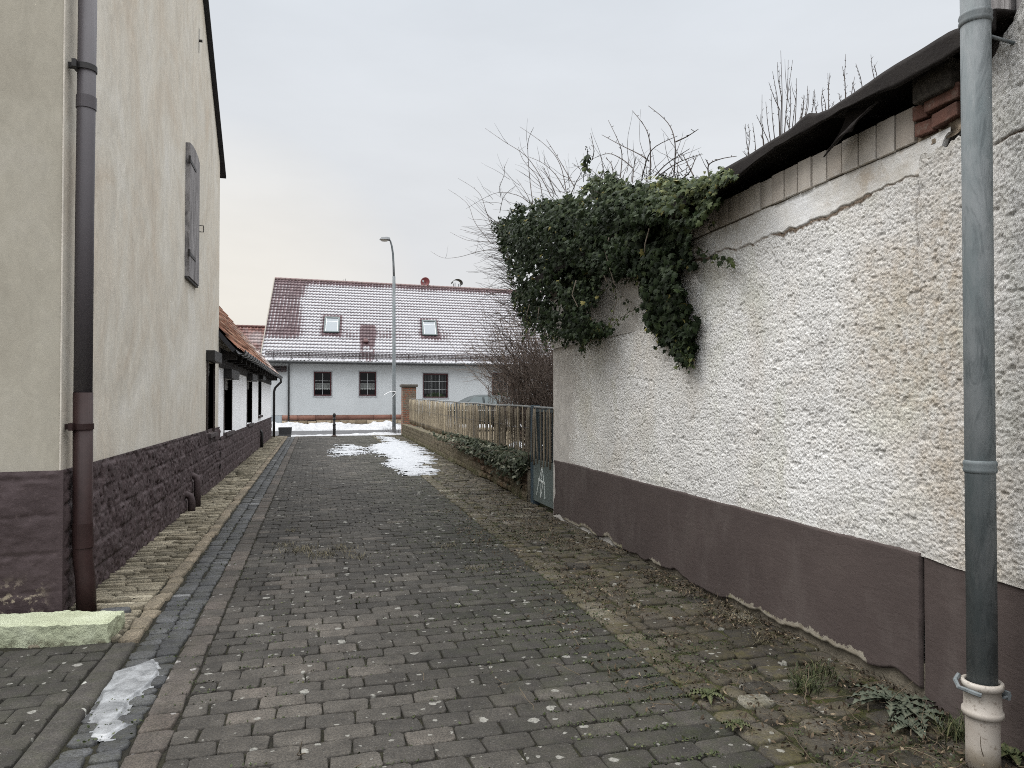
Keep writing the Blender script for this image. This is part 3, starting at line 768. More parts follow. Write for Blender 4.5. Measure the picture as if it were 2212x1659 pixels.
# ------------------------------------------------------------------ grey house across the street
FU = Vector((.9985, .054, 0)).normalized(); FN = Vector((FU.y, -FU.x, 0)); F0 = Vector((-1.92, 45.2, 0))
FN = Vector((.054, -.9985, 0)).normalized()          # towards the camera
def fac(px, py, out=0.0):
    p = on_plane(px, py, F0+FN*out, FN); return (p-F0).dot(FU), p.z
def c3(x, y): return ((950+x/2.328)/1.736, (1000+y/2.328)/1.736)
def F3(a, z, out=0.0): return F0+FU*a+FN*out+Vector((0, 0, z))
def fbox(mb, a0, a1, z0, z1, o0, o1):
    c = F3((a0+a1)/2, (z0+z1)/2, (o0+o1)/2)
    mb.obox(c, FU*((a1-a0)/2), FN*((o1-o0)/2), Vector((0, 0, (z1-z0)/2)))
m = MT('pale_grey_render')
c = m.ramp(m.noise(.5, 5, .6), [(.3, (.415, .432, .438)), (.7, (.465, .482, .488))])
c = m.mix(m.ramp(m.noise(1.7, 6, .65, m.map((1, 1, .35))), [(.5, 0), (.75, .35)]), c, (.34, .345, .34))
M['grey_render'] = m.fin(c, .9, m.bump(m.noise(60, 3), .3, .006), 0, .15)
A0 = -1.35; A1 = 19.0
eaveA, eaveZ = fac(*c3(70, 812), .45)
ridge_px = c3(190, 105)
G = thing('grey_house', 'long pale grey house with frosted dark red tile roof across the street', 'house', F3(0, 0))
zpl = fac(700, 896.5)[1]; zst = fac(700, 907.5)[1]
wins = [(528, 683, 915, 1128), (925, 1073, 915, 1128), (1482, 1700, 930, 1145), (2085, 2290, 925, 1140)]
WR = []
for x0, x1, y0, y1 in wins:
    a, zt = fac(*c3(x0, y0)); b_, zb_ = fac(*c3(x1, y1)); WR.append((a, b_, zb_, zt))
b = MB(); wall_panel(b, F0, FU, (0, 0, 1), FN, (A0, A1, zpl, eaveZ+.1), WR, .18)
WALLB = b
b = MB(); fbox(b, A0-2.2, A0-.0, 0, zpl+1.75, -.35, -.05); b.build('side_wall', M['grey_render'], G)
# plinth: red sandstone blocks over tan footing stones
m = MT('red_sandstone')
vo = m.n('ShaderNodeTexBrick', {'Vector': m.map((1, 1, 1), (0, 0, 0)), 'Scale': 1.0}) if False else None
t = m.attr('tone')
c = m.ramp(t, [(0, (.125, .062, .047)), (.5, (.185, .09, .067)), (1, (.26, .135, .10))])
c = m.mix(.5, c, m.mix(1.0, c, m.ramp(m.noise(4, 5, .65), [(.3, .7), (.7, 1.3)]), 'MULTIPLY'))
M['red_stone'] = m.fin(c, .85, m.bump(m.noise(30, 4), .5, .01))
m = MT('tan_footing')
c = m.ramp(m.attr('tone'), [(0, (.15, .115, .075)), (.5, (.24, .19, .13)), (1, (.34, .28, .20))])
M['tan_stone'] = m.fin(c, .9, m.bump(m.noise(25, 4), .7, .02))
def block_course(name, a0, a1, z0, z1, out, lmin, lmax, gap, mat, parent, jit):
    V = []; F = []; T = []; a = a0
    while a < a1:
        L = min(U(lmin, lmax), a1-a)
        if a1-(a+L) < .2: L = a1-a
        zz0, zz1 = z0+U(-jit, jit)*.3, z1+U(-jit, jit)
        o = out+U(-jit, jit)*.4; mb = MB(); fbox(mb, a+gap/2, a+L-gap/2, zz0, zz1-gap, -.1, o)
        off = len(V); V += mb.v; F += [tuple(i+off for i in f) for f in mb.f]; T += [U(0, 1)]*8
        a += L
    return npmesh(name, V, F, mat, parent, False, {'tone': T})
aP = fac(*c3(250, 1300))[0]
block_course('plinth', aP, A1, zst, zpl+.005, .045, .7, 1.6, .014, M['red_stone'], G, .012)
block_course('footing', aP, A1, -.05, zst-.004, .035, .25, .7, .022, M['tan_stone'], G, .03)
b = MB(); fbox(b, A0-2, aP-.01, -.05, zpl-.02, -.2, .0); b.build('plinth_render', simple('plinth_grey', (.30, .33, .35), .9, .1), G)
M['red_frame'] = simple('dark_red_frame', (.05, .011, .013), .4, .2)
M['surround'] = simple('window_surround', (.30, .31, .32), .7, .1)
M['net'] = simple('lace_curtain', (.22, .23, .22), .8, .25, 30)
M['white_bar'] = simple('white_bar', (.45, .46, .46), .5, .1)
m = MT('window_glass'); M['glass'] = m.fin((.006, .006, .007), .08, None, 0, .12)
M['plant'] = simple('house_plant', (.02, .035, .012), .7, .4)
for i, (a, b_, z0, z1) in enumerate(WR):
    f = MB(); fw = .075; o0, o1 = -.16, -.08
    fbox(f, a, a+fw, z0, z1, o0, o1); fbox(f, b_-fw, b_, z0, z1, o0, o1)
    fbox(f, a+fw, b_-fw, z0, z0+fw, o0, o1); fbox(f, a+fw, b_-fw, z1-fw*1.2, z1, o0, o1)
    wdw = f.build('window', M['red_frame'], G, bevel=.012)
    s = MB(); e_ = .055
    fbox(s, a-e_, a, z0-e_, z1+e_, -.02, .012); fbox(s, b_, b_+e_, z0-e_, z1+e_, -.02, .012); fbox(s, a, b_, z1, z1+e_, -.02, .012)
    s.build('surround', M['surround'], wdw)
    s = MB(); fbox(s, a-e_, b_+e_, z0-.05, z0-.002, -.06, .05); s.build('sill', M['surround'], wdw)
    g = MB(); fbox(g, a+fw, b_-fw, z0+fw, z1-fw*1.2, -.175, -.145); g.build('pane', M['glass'], wdw)
    mu = MB(); am, zm = (a+b_)/2, z0+.62*(z1-z0)
    if i < 2:
        fbox(mu, am-.008, am+.008, z0+fw, z1-fw*1.2, -.145, -.135); fbox(mu, a+fw, b_-fw, zm-.008, zm+.008, -.145, -.135)
    else:
        for k in (1, 2):
            q = a+(b_-a)*k/3; fbox(mu, q-.008, q+.008, z0+fw, z1-fw*1.2, -.145, -.135)
            q = z0+(z1-z0)*k/3; fbox(mu, a+fw, b_-fw, q-.008, q+.008, -.145, -.135)
    mu.build('glazing_bar', M['white_bar'], wdw)
    cu = MB()
    if i < 2:
        n = 9; ww = (b_-a-2*fw)/n
        zc0, zc1 = z0+.27*(z1-z0), z0+.50*(z1-z0)
        for k in range(n):
            for (u0, u1, d0) in ((.05, .95, .0), (.2, .8, .045)):
                fbox(cu, a+fw+(k+u0)*ww, a+fw+(k+u1)*ww, zc0-d0+.03, zc0-d0+.075, -.1449, -.142)
            fbox(cu, a+fw+(k+.08)*ww, a+fw+(k+.28)*ww, zc0+.08, zc1, -.1449, -.142)
            fbox(cu, a+fw+(k+.55)*ww, a+fw+(k+.8)*ww, zc0+.08, zc1-.03, -.1449, -.142)
        fbox(cu, a+fw, b_-fw, zc1, zc1+.02, -.1449, -.142)
        for k in range(7): fbox(cu, am-.03+.012*(k % 2), am+.02+.012*(k % 2), z1-.2-k*.045, z1-.17-k*.045, -.1349, -.131)
        cu.build('lace_curtain', M['net'], wdw)
    else:
        n = 16; ww = (b_-a-2*fw)/n
        for k in range(n): fbox(cu, a+fw+k*ww, a+fw+(k+.45)*ww, z0+.28, z1-.12, -.1449, -.143)
        cu.build('lace_curtain', simple('net_dim', (.045, .047, .047), .8), wdw)
        pb = MB()
        for k in range(60):
            q = U(.0, 1); hgt = .32*math.sin(math.pi*q)**.7*U(.5, 1)
            fbox(pb, a+fw+.1+q*(b_-a-2*fw-.2), a+fw+.13+q*(b_-a-2*fw-.2), z0+fw, z0+fw+hgt, -.1429, -.139)
        pb.build('house_plant', M['plant'], wdw)
# roof
SP = Vector((0, 0, 1)); up_in = (-FN)
eA, eZ = fac(*c3(62, 815), .5)
lo = F3(eA, eZ, .5)
# ridge: intersect the ridge pixel's ray with a 45 degree plane through the eave
ns_ = (FN+SP).normalized()
rp = on_plane(*ridge_px, lo, ns_); vs_ = (rp-lo).normalized(); Ls = (rp-lo).length     # verge runs slightly askew
ea0 = eA
def skew(p):
    v = (p-lo).z/vs_.z; return ((p-lo)-vs_*v).dot(FU), v
m = MT('frosted_roof_tile')
t = m.attr('tone')
c = m.ramp(t, [(0, (.048, .025, .029)), (.5, (.072, .039, .044)), (1, (.10, .056, .061))])
fr = m.attr('frost')
k = m.ramp(m.math('ADD', fr, m.math('MULTIPLY_ADD', m.noise(13, 5, .7), .5, -.25)), [(.18, 0), (.68, .96)])
c = m.mix(k, c, (.36, .36, .375))
M['frost_tile'] = m.fin(c, .5, None, 0, .4)
WRF = A1+.4-ea0
skyl = []
for x0, x1, y0, y1 in ((615, 755, 452, 580), (1470, 1603, 483, 605)):
    p = skew(on_plane(*c3((x0+x1)/2-.44*(x1-x0), y1), lo, ns_)); q = skew(on_plane(*c3((x0+x1)/2+.44*(x1-x0), y0), lo, ns_)); hw = (q[0]-p[0])/2
    cm_ = skew(on_plane(*c3((x0+x1)/2, (y0+y1)/2), lo, ns_))[0]; wd_ = (skew(on_plane(*c3(x1, (y0+y1)/2), lo, ns_))[0]-skew(on_plane(*c3(x0, (y0+y1)/2), lo, ns_))[0])/2*.96
    skyl.append((cm_-wd_, cm_+wd_, p[1], q[1]))
def uvr(x, y):
    return skew(on_plane(*c3(x, y), lo, ns_))
b0 = uvr(930, 830)[0]; b1 = uvr(1062, 830)[0]; bt = uvr(1000, 520)[1]
lft = uvr(420, 400)[0]; lb_ = uvr(300, 640)[1]
def frost(Ug, Vg, fu, vf, rnd, ci, ri, roll):
    f = .92+.5*(fbm(Ug*.55, Vg*.7, 0, 4, 41)-.5)+.12*(rnd-.5)
    f = f+.55*sstep(3.0, .3, Vg)
    f = f-.85*sstep(Ls-.75, Ls-.25, Vg)
    f = f-.75*sstep(lft+.3, lft-.4, Ug+.5*(fbm(Ug, Vg, 0, 3, 43)-.5)-.12*(Ls-Vg)*.3)*sstep(lb_-.4, lb_+.5, Vg)
    f = f-.30*sstep(lb_+2.2, lb_+.4, Vg)*sstep(lb_-.2, lb_+.6, Vg)*sstep(lft+8, lft+1, np.abs(Ug-lft-5))*vn(Ug*.8, Vg*1.2, 0, 48)*1.5
    bare = sstep(b0-.12, b0+.1, Ug)*sstep(b1+.12, b1-.1, Ug)*sstep(bt+.25, bt-.2, Vg)*sstep(-.3, .3, Vg+.2)
    f = f-1.0*bare*(.6+.6*(rnd > .2))
    for a, b_, v0, v1 in skyl:
        f = f-.8*sstep(.28, .05, np.maximum(np.maximum(a-Ug, Ug-b_), np.maximum(v0-.2-Vg, Vg-v1-.1)))
    pan = np.where(fu > .58, 1, 0)
    f = f+np.where(pan > 0, .30*roll, -.17)*sstep(.0, .3, f)
    f = f+.08*sstep(.4, 0, vf)
    f = np.where((vf > .99), .1*f, f)
    return {'frost': np.clip(f, 0, 1), 'tone': np.clip(.5+.7*(rnd-.5), 0, 1)}
tile_roof('roof', F0+FU*ea0+Vector((0, 0, eZ))+FN*.5, FU, vs_, ns_, WRF, Ls, .212, .312, .034, .030, M['frost_tile'], G, frost, seed=61)
rb = MB(); L0 = F0+FU*ea0+Vector((0, 0, eZ))+FN*.5
q = [L0-ns_*.02, L0+FU*WRF-ns_*.02, L0+FU*WRF+vs_*Ls-ns_*.02, L0+vs_*Ls-ns_*.02]; q += [p-ns_*.14 for p in q]
rb.add(q, [(0, 1, 2, 3), (4, 7, 6, 5), (0, 4, 5, 1), (1, 5, 6, 2), (2, 6, 7, 3), (3, 7, 4, 0)])
tp = L0+vs_*Ls; vd = Vector((vs_.x, vs_.y, -vs_.z))
gp = [F3(A0, zpl), F3(A0, eaveZ+.1), tp+FU*(A0+.25-ea0)-SP*.35, tp+vd*(Ls-.6)+FU*(A0+.4-ea0)-SP*.35]
gp.append(Vector((gp[3].x, gp[3].y, zpl)))
WALLB.add(gp, [(0, 1, 2, 3, 4)]); WALLB.build('wall', M['grey_render'], G)
q = [tp, tp+FU*WRF, tp+FU*WRF+vd*Ls, tp+vd*Ls]; q2 = [p-Vector((0, 0, .15)) for p in q]
rb.add(q+q2, [(0, 3, 2, 1), (4, 5, 6, 7), (0, 4, 7, 3), (1, 2, 6, 5)])
rb.build('roof_back', M['frost_tile'], G) if False else rb.build('roof_boards', simple('verge_board', (.12, .10, .10), .8), G)
rg = MB(); a = 0
while a < WRF:
    c = tp+FU*(a+.17)+Vector((0, 0, .01)); rg.tube([tp+FU*a, tp+FU*(a+.36)], [.115, .098], 8); a += .34
rg.build('ridge_tiles', simple('ridge_tile', (.17, .12, .115), .7, .3), G, True)
# verge trim
vt = MB(); vt.obox(L0+vs_*(Ls/2)-FU*.03, FU*.03, vs_*(Ls/2), ns_*.09); vt.build('verge_trim', simple('verge_metal', (.22, .2, .17), .6), G)
# gutter
b = MB(); b.tube([L0+FN*.08-Vector((0, 0, .07))-FU*.05, L0+FN*.08-Vector((0, 0, .07))+FU*WRF], .075, 12); b.build('gutter', M['gutter'], G, True)
b = MB(); fbox(b, ea0, A1, eZ-.16, eZ-.11, .0, .42); b.build('soffit', simple('soffit', (.12, .12, .12), .8), G)
a, _ = fac(*c3(309, 1100), .1)
b = MB(); b.tube([F3(a, eZ-.12, .52), F3(a, eZ-.35, .3), F3(a, eZ-.55, .1), F3(a, .05, .1)], .055, 12); b.build('downpipe', M['gutter'], G, True)
# small tiled hood left of the downpipe
hb = MB(); a0, z0 = fac(*c3(128, 915)); a1, z1 = fac(*c3(292, 855))
for k in range(6):
    for r in range(3):
        fbox(hb, a0+(a1-a0)*k/6+.01, a0+(a1-a0)*(k+1)/6-.01, z0-.02+r*.12+.02*(k % 2), z0+.1+r*.12, -.1, .30-.1*r)
hb.build('tiled_hood', simple('dark_tiles', (.04, .03, .03), .8, .4), G, bevel=.02)
# snow guard
sg = MB(); v0 = uvr(400, 790)[1]; vpt = lambda a, h: L0+FU*a+vs_*v0+ns_*.06+SP*h
a = .25
sgl = WRF-.3
for h in (.06, .25): sg.obox(vpt(a+(sgl)/2, h), FU*(sgl/2), SP*.026, FN*.014)
while a < sgl+.2:
    sg.obox(vpt(a, .155), FU*.015, SP*.10, FN*.01); a += .085
a = .7
while a < sgl:
    sg.tube([vpt(a, .25), vpt(a, -.02)-vs_*.02, vpt(a, -.06)-vs_*.25, vpt(a+.1, -.03)-vs_*.12], .018, 5); a += 1.02
sg.build('snow_guard', simple('snow_guard', (.035, .025, .025), .6), G)
# roof windows
M['sky_frame'] = simple('roof_window_frame', (.085, .105, .105), .45, .15)
M['blind'] = MT('blind_glass').fin((.24, .26, .275), .2, None, 0, .15)
for a, b_, v0, v1 in skyl:
    f = MB(); e_ = .10
    R2 = lambda a0, a1, p0, p1, h0, h1: f.obox(L0+FU*((a0+a1)/2)+vs_*((p0+p1)/2)+ns_*((h0+h1)/2), FU*((a1-a0)/2), vs_*((p1-p0)/2), ns_*((h1-h0)/2))
    R2(a, a+e_, v0, v1, 0, .13); R2(b_-e_, b_, v0, v1, 0, .13); R2(a+e_, b_-e_, v0, v0+e_, 0, .125); R2(a+e_, b_-e_, v1-e_*1.2, v1, 0, .14)
    wdw = f.build('roof_window', M['sky_frame'], G, bevel=.012)
    f = MB(); R2(a+e_, b_-e_, v0+e_, v1-e_*1.2, .02, .09); f.build('pane', M['blind'], wdw)
    f = MB(); R2(a+e_, a+e_+.04, v0+e_, v1-e_*1.2, .09, .10); R2(b_-e_-.03, b_-e_, v0+e_, v1-e_*1.2, .09, .10); R2(a+e_+.04, b_-e_-.03, v0+(v1-v0)*.70, v0+(v1-v0)*.72, .09, .096)
    f.build('sash', simple('white_sash', (.6, .6, .6), .4, .05), wdw)
# vent tile
a, v = uvr(980, 660); f = MB()
f.obox(L0+FU*a+vs_*v+ns_*.12, FU*.14, vs_*.16, ns_*.07); f.build('vent_tile', simple('vent_tile', (.07, .03, .03), .6), G, bevel=.03)
# satellite dish on the ridge
dc = on_plane(*c3(1499, 133), tp, FN); ap = on_plane(*c3(1499, 175), tp, FN)
rad = (on_plane(*c3(1537, 133), tp, FN)-dc).length
V = []; F = []; n = 24; nr = 6
ax_ = (Vector((-.45, -1, .15))).normalized(); e1 = ax_.cross(SP).normalized(); e2 = e1.cross(ax_)
for r in range(nr+1):
    for k in range(n):
        q = r/nr; V.append(dc+e1*(q*rad*1.05*math.cos(2*math.pi*k/n))+e2*(q*rad*1.1*math.sin(2*math.pi*k/n))-ax_*(.09*(1-q*q)))
for r in range(nr):
    for k in range(n): F.append((r*n+k, r*n+(k+1) % n, (r+1)*n+(k+1) % n, (r+1)*n+k))
S = npmesh('satellite_dish', V, F, simple('dish_red', (.12, .026, .026), .45, .15), G, True)
S.modifiers.new('solid', 'SOLIDIFY').thickness = .02
f = MB(); f.tube([dc-e2*rad*.9, dc+ax_*.45-e2*rad*.3], .018, 6); f.obox(dc+ax_*.47-e2*rad*.3, e1*.04, e2*.07, ax_*.06)
f.build('receiver_arm', simple('dish_arm', (.3, .3, .3), .5), S)
f = MB(); f.tube([dc-ax_*.1, dc-ax_*.12-Vector((0, 0, rad+.3))], .03, 8); f.build('mast', M['gutter'], S)
# arched chimney cowl
cb = on_plane(*c3(1800, 180), tp, FN)-FN*.8; k_ = (on_plane(*c3(1845, 180), tp, FN)-on_plane(*c3(1755, 180), tp, FN)).length*1.02
ch = MB(); ch.obox(cb-Vector((0, 0, .5)), FU*(k_*.42), FN*.3, SP*.53); CH = ch.build('chimney', simple('chimney_render', (.3, .28, .26), .9), G)
for s in (-.27, .27):
    for d in (-.22, .22): cw = MB(); cw.box(*[x for q in zip(*( (cb+FU*s*k_*.9+FN*d-Vector((.02, .02, 0))), (cb+FU*s*k_*.9+FN*d+Vector((.02, .02, .42))))) for x in q]); cw.build('cowl_post', M['gutter'], CH)
A, Dd = np.meshgrid(np.linspace(math.pi*1.02, -.12*math.pi, 16), np.linspace(-.32, .32, 4), indexing='ij')
b3 = np.array(cb+Vector((0, 0, .40)))
P = b3+(np.cos(A)*k_*.46)[..., None]*np.array(FU)+(np.sin(A)*.28)[..., None]*np.array(SP)+Dd[..., None]*np.array(FN)
co = grid('cowl', P, simple('cowl_metal', (.06, .06, .055), .5, .3, 4, .1, 30, .002, .5), CH); co.modifiers.new('solid', 'SOLIDIFY').thickness = .015
# ridge panel and spikes
a0 = (on_plane(*c3(290, 108), tp, FN)-tp).dot(FU); a1 = (on_plane(*c3(568, 120), tp, FN)-tp).dot(FU)
f = MB(); f.obox(tp+FU*((a0+a1)/2)-FN*.5+SP*.02, FU*((a1-a0)/2), FN*.25, SP*.11); f.build('solar_collector', simple('collector', (.06, .025, .03), .5), G)
for x, y in ((790, 112), (805, 105), (868, 122), (1106, 140)):
    f = MB(); q = on_plane(*c3(x, y), tp, FN); f.tube([q, Vector((q.x, q.y, tp.z-.1))], .012, 5); f.build('lightning_rod', M['iron'], G)

# ------------------------------------------------------------------ red roofed house behind
rr0 = onY(500, 705, 58); rr1 = onY(590, 707, 58)
RH = thing('red_roof_house', 'distant house showing only its red tiled roof left of the grey house', 'house', (rr0.x, 56, 0))
dirv = Vector((0, .70, .71)).normalized(); nv = Vector((0, -.71, .70)).normalized()
Lr = 6.2; o_ = Vector((-7.2, 58, rr0.z))-dirv*Lr
m = MT('red_tiles')
c = m.ramp(m.attr('tone'), [(0, (.085, .036, .030)), (.5, (.125, .053, .043)), (1, (.165, .075, .060))])
c = m.mix(m.math('MULTIPLY', m.attr('frost'), .7), c, (.36, .34, .34))
M['red_tile'] = m.fin(c, .6, None, 0, .3)
tile_roof('roof', o_, (1, 0, 0), dirv, nv, 8.0, Lr, .25, .36, .035, .035, M['red_tile'], RH,
          lambda Ug, Vg, fu, vf, rnd, ci, ri, roll: {'tone': rnd, 'frost': np.clip((fbm(Ug, Vg, 0, 3, 3)-.42)*2+.35*(fu > .6)*(vf < .5), 0, .8)}, seed=9)
f = MB(); f.box(-7.1, .7, o_.y+.4, o_.y+.8, -.1, o_.z+.3); f.build('wall', M['grey_render'], RH)
f = MB(); a = -7.2
while a < .8: f.tube([(a, 58, rr0.z+.02), (a+.38, 58, rr0.z+.02)], [.13, .11], 8); a += .36
f.build('ridge_tiles', M['red_tile'], RH, True)

# ------------------------------------------------------------------ street lamp, bollard, planter, pillar
lp = onZ(851, 938, 0); s_ = (lp-CAM).length
M['zinc'] = None
m = MT('galvanised_steel')
c = m.ramp(m.noise(7, 6, .7, m.map((1, 1, .3))), [(.3, (.085, .107, .112)), (.55, (.15, .163, .168)), (.75, (.20, .213, .218))])
c = m.mix(m.ramp(m.noise(14, 5, .75, m.map((1, 1, .25)), 1.0), [(.5, 0), (.66, .75)]), c, (.060, .070, .074))
c = m.mix(m.ramp(m.noise(24, 5, .75, m.map((1, 1, .12))), [(.6, 0), (.72, .5)]), c, (.25, .26, .26))
M['zinc'] = m.fin(c, .6, m.bump(m.noise(20, 4), .15, .004), 0, .25)
Lm = thing('street_lamp', 'tall galvanised street lamp post at the end of the lane', 'street lamp', lp)
at = lambda px, py: on_plane(px, py, lp, FN)
zj = at(850, 597).z; ztop = at(843, 519)
b = MB(); b.tube([lp+Vector((0, 0, -.1)), Vector((lp.x, lp.y, 1.0)), Vector((lp.x-.02, lp.y, zj))], [.088, .082, .072], 14); b.build('post', M['zinc'], Lm, True)
b = MB(); pts = [Vector((lp.x-.02, lp.y, zj-.05))]
for px, py in ((850, 570), (848.8, 548), (846.5, 532), (843.5, 521), (841, 517.5)): pts.append(at(px, py))
b.tube(pts, [.052, .05, .047, .044, .04, .04], 10); b.build('arm', M['zinc'], Lm, True)
h = at(838, 518); hl = .30
b = MB(); prof = [(-.62, .02, .08), (-.5, .09, .17), (-.1, .12, .2), (.12, .10, .17), (.16, .05, .10)]
vs = []; fs = []
for x, zt, wd in prof: vs += [h+Vector((x*.62, -wd, -.02)), h+Vector((x*.62, wd, -.02)), h+Vector((x*.62, wd*.6, zt)), h+Vector((x*.62, -wd*.6, zt))]
for i in range(len(prof)-1):
    for k in range(4): fs.append((i*4+k, i*4+(k+1) % 4, i*4+4+(k+1) % 4, i*4+4+k))
fs += [(0, 1, 2, 3)[::-1], tuple(len(prof)*4-4+k for k in range(4))]
b.add(vs, fs); b.build('lamp_head', simple('lamp_head_grey', (.14, .145, .15), .5), Lm, bevel=.015)
b = MB(); n = 12
vs = [h+Vector((-.17+.20*math.cos(2*math.pi*k/n), .13*math.sin(2*math.pi*k/n), -.022)) for k in range(n)]+[h+Vector((-.17+.13*math.cos(2*math.pi*k/n), .08*math.sin(2*math.pi*k/n), -.085)) for k in range(n)]
b.add(vs, [(k, (k+1) % n, n+(k+1) % n, n+k) for k in range(n)]+[tuple(n+k for k in range(n))]); b.build('lamp_glass', simple('lamp_glass', (.55, .55, .52), .2, .05), Lm, True)
b = MB(); b.lathe((lp.x, lp.y, 0), [(.17, -.05), (.15, .05), (.10, .10), (.09, .35)], 14); b.build('base_collar', simple('collar_concrete', (.14, .14, .14), .9), Lm)
zt_ = at(850, 846).z
tb = MB(); yb = lp.y-.1
tb.tube([at(x, y)+Vector((0, -.1, 0)) for x, y in ((853, 846), (845, 845.5), (836, 849), (829, 854))], .014, 5)
tb.tube([at(x, y)+Vector((0, -.1, 0)) for x, y in ((855, 846.5), (853, 851), (848, 856), (846, 859))], .014, 5)
tb.tube([(lp.x+.09*math.cos(a), lp.y+.09*math.sin(a), zt_) for a in np.linspace(0, 2*math.pi, 16)], .014, 5)
tag(tb.build('cable_tie', simple('white_plastic', (.7, .7, .7), .5, .05)), 'long white cable tie ends sticking out from the street lamp post', 'cable tie')

bp = onZ(722, 943, 0); hB = on_plane(722, 892, bp, FN).z
Bo = thing('bollard', 'black cast iron bollard with ribbed post in the middle of the lane end', 'bollard', bp)
k_ = hB/1.0; r = .062
b = MB(); b.lathe(bp, [(r, .05), (r, .28*k_), (r*.98, .5*k_), (r*.8, .52*k_), (r*.75, .86*k_)], 18); b.build('post', M['black'], Bo, True, .004)
b = MB(); b.lathe(bp, [(r*2.0, -.02), (r*2.0, .03), (r*1.3, .05), (r*1.1, .08)], 18); b.build('base_flange', simple('rusty_iron', (.045, .03, .024), .8, .4), Bo)
for q in (.30, .5, .74):
    b = MB(); b.lathe(bp, [(r*.8, (q-.035)*k_), (r*1.2, (q-.02)*k_), (r*1.2, (q+.02)*k_), (r*.8, (q+.035)*k_)], 18); b.build('ring', M['black'], Bo)
b = MB(); b.lathe(bp, [(r*.75, .84*k_), (r*1.05, .87*k_), (r*1.05, .93*k_), (r*.85, .97*k_), (r*.4, 1.0*k_)], 18); b.build('cap', M['black'], Bo, True)

pp = onZ(616, 941, 0)
Pl = thing('planter', 'dark grey rectangular plastic planter standing at the end of the white cottage', 'planter', pp)
wl = (onZ(630, 941)-onZ(602, 941)).length/2; hp = on_plane(616, 923, pp, FN).z
b = MB()
for z0, z1, e0_, e1_ in ((.04, hp, .90, 1.0),):
    vs = [pp+Vector((sx*wl*e, sy*.2*e, z)) for z, e in ((z0, e0_), (z1, e1_)) for sx, sy in ((-1, -1), (1, -1), (1, 1), (-1, 1))]
    vs += [pp+Vector((sx*(wl-.03), sy*.17, z)) for z in (z1, z1-.06) for sx, sy in ((-1, -1), (1, -1), (1, 1), (-1, 1))]
    b.add(vs, [(3, 2, 1, 0)]+[(k, (k+1) % 4, 4+(k+1) % 4, 4+k) for k in range(4)]+[(4+k, 4+(k+1) % 4, 8+(k+1) % 4, 8+k) for k in range(4)]+[(8+k, 8+(k+1) % 4, 12+(k+1) % 4, 12+k) for k in range(4)])
b.build('tub', simple('planter_grey', (.035, .036, .038), .6), Pl, bevel=.012)
b = MB(); b.box(pp.x-wl+.03, pp.x+wl-.03, pp.y-.17, pp.y+.17, hp-.08, hp-.05); b.build('potting_soil', M['soil'], Pl)
b = MB(); b.box(pp.x-wl*1.05, pp.x+wl*1.12, pp.y-.26, pp.y+.26, -.02, .045); b.build('base_slab', simple('slab_dark', (.08, .08, .08), .8), Pl, bevel=.008)

# brick pillar
m = MT('old_brick_pillar')
br = m.n('ShaderNodeTexBrick', {'Vector': m.map((1, 1, 1), rot=(math.pi/2, 0, 0)), 'Color1': (.27, .10, .055, 1), 'Color2': (.16, .075, .05, 1), 'Mortar': (.16, .13, .10, 1), 'Scale': 1.0, 'Mortar Size': .016, 'Brick Width': .25, 'Row Height': .083, 'Bias': -.1})
rend = m.ramp(m.noise(1.9, 5, .7, None, .5), [(.5, 0), (.55, 1)])
c = m.mix(rend, br.outputs[0], m.ramp(m.noise(8, 5), [(.3, (.11, .088, .065)), (.7, (.20, .165, .125))]))
c = m.mix(m.ramp(m.noise(12, 5, .7), [(.5, 0), (.7, .7)]), c, (.12, .105, .085))
M['pillar'] = m.fin(c, .9, m.bump(m.math('ADD', m.math('MULTIPLY', br.outputs[1], -.6), m.math('MULTIPLY', m.noise(22, 5), .8)), .8, .02))
q0, q1 = onY(870, 920, 32.2), onY(899, 920, 32.2)
PP = thing('brick_pillar', 'old crumbling red brick gate pillar with flat stone cap', 'pillar', ((q0.x+q1.x)/2, 32.2, 0))
zc = onY(885, 836, 32.2).z; zc1 = onY(885, 831, 32.2).z
mb = MB(); mb.box(q0.x, q1.x, 32.2, 32.2+q1.x-q0.x, -.05, zc); mb.build('column', M['pillar'], PP, bevel=.02)
mb = MB(); e_ = .07; mb.box(q0.x-e_, q1.x+e_, 32.2-e_, 32.2+q1.x-q0.x+e_, zc+.003, zc1+.02); mb.build('cap', simple('cap_stone', (.09, .082, .07), .9, .3, 6, .6, 30, .01), PP, bevel=.02)
# ------------------------------------------------------------------ white roughcast shed on the right
def xw(y): return 3.11+.0125*(np.asarray(y, float)-3.05)
m = MT('white_roughcast')
st = m.attr('stain'); gr = m.attr('grime'); cav = m.attr('debris')
c = m.ramp(m.noise(2.4, 6, .6), [(.3, (.70, .69, .67)), (.55, (.80, .79, .77)), (.75, (.85, .845, .83))])
c = m.mix(m.ramp(m.noise(1.3, 6, .65, None, .5), [(.48, 0), (.68, .42)]), c, (.68, .61, .51))
c = m.mix(m.ramp(m.noise(1.9, 6, .65, m.map((1, 1, .6), (3, 5, 2)), .4), [(.5, 0), (.68, .45)]), c, (.58, .585, .48))
c = m.mix(m.math('MULTIPLY', gr, .38), c, m.ramp(m.noise(6, 5, .65), [(.3, (.36, .345, .29)), (.7, (.50, .475, .42))]))
c = m.mix(m.math('MULTIPLY', st, m.ramp(m.noise(13, 5, .7), [(.35, .15), (.65, .7)])), c, (.45, .37, .275))
c = m.mix(m.ramp(m.noise(55, 3, .75), [(.60, 0), (.72, .5)]), c, (.33, .30, .26))
c = m.mix(cav, c, m.ramp(m.noise(30, 5, .7), [(.35, (.10, .075, .055)), (.65, (.28, .22, .17))]))
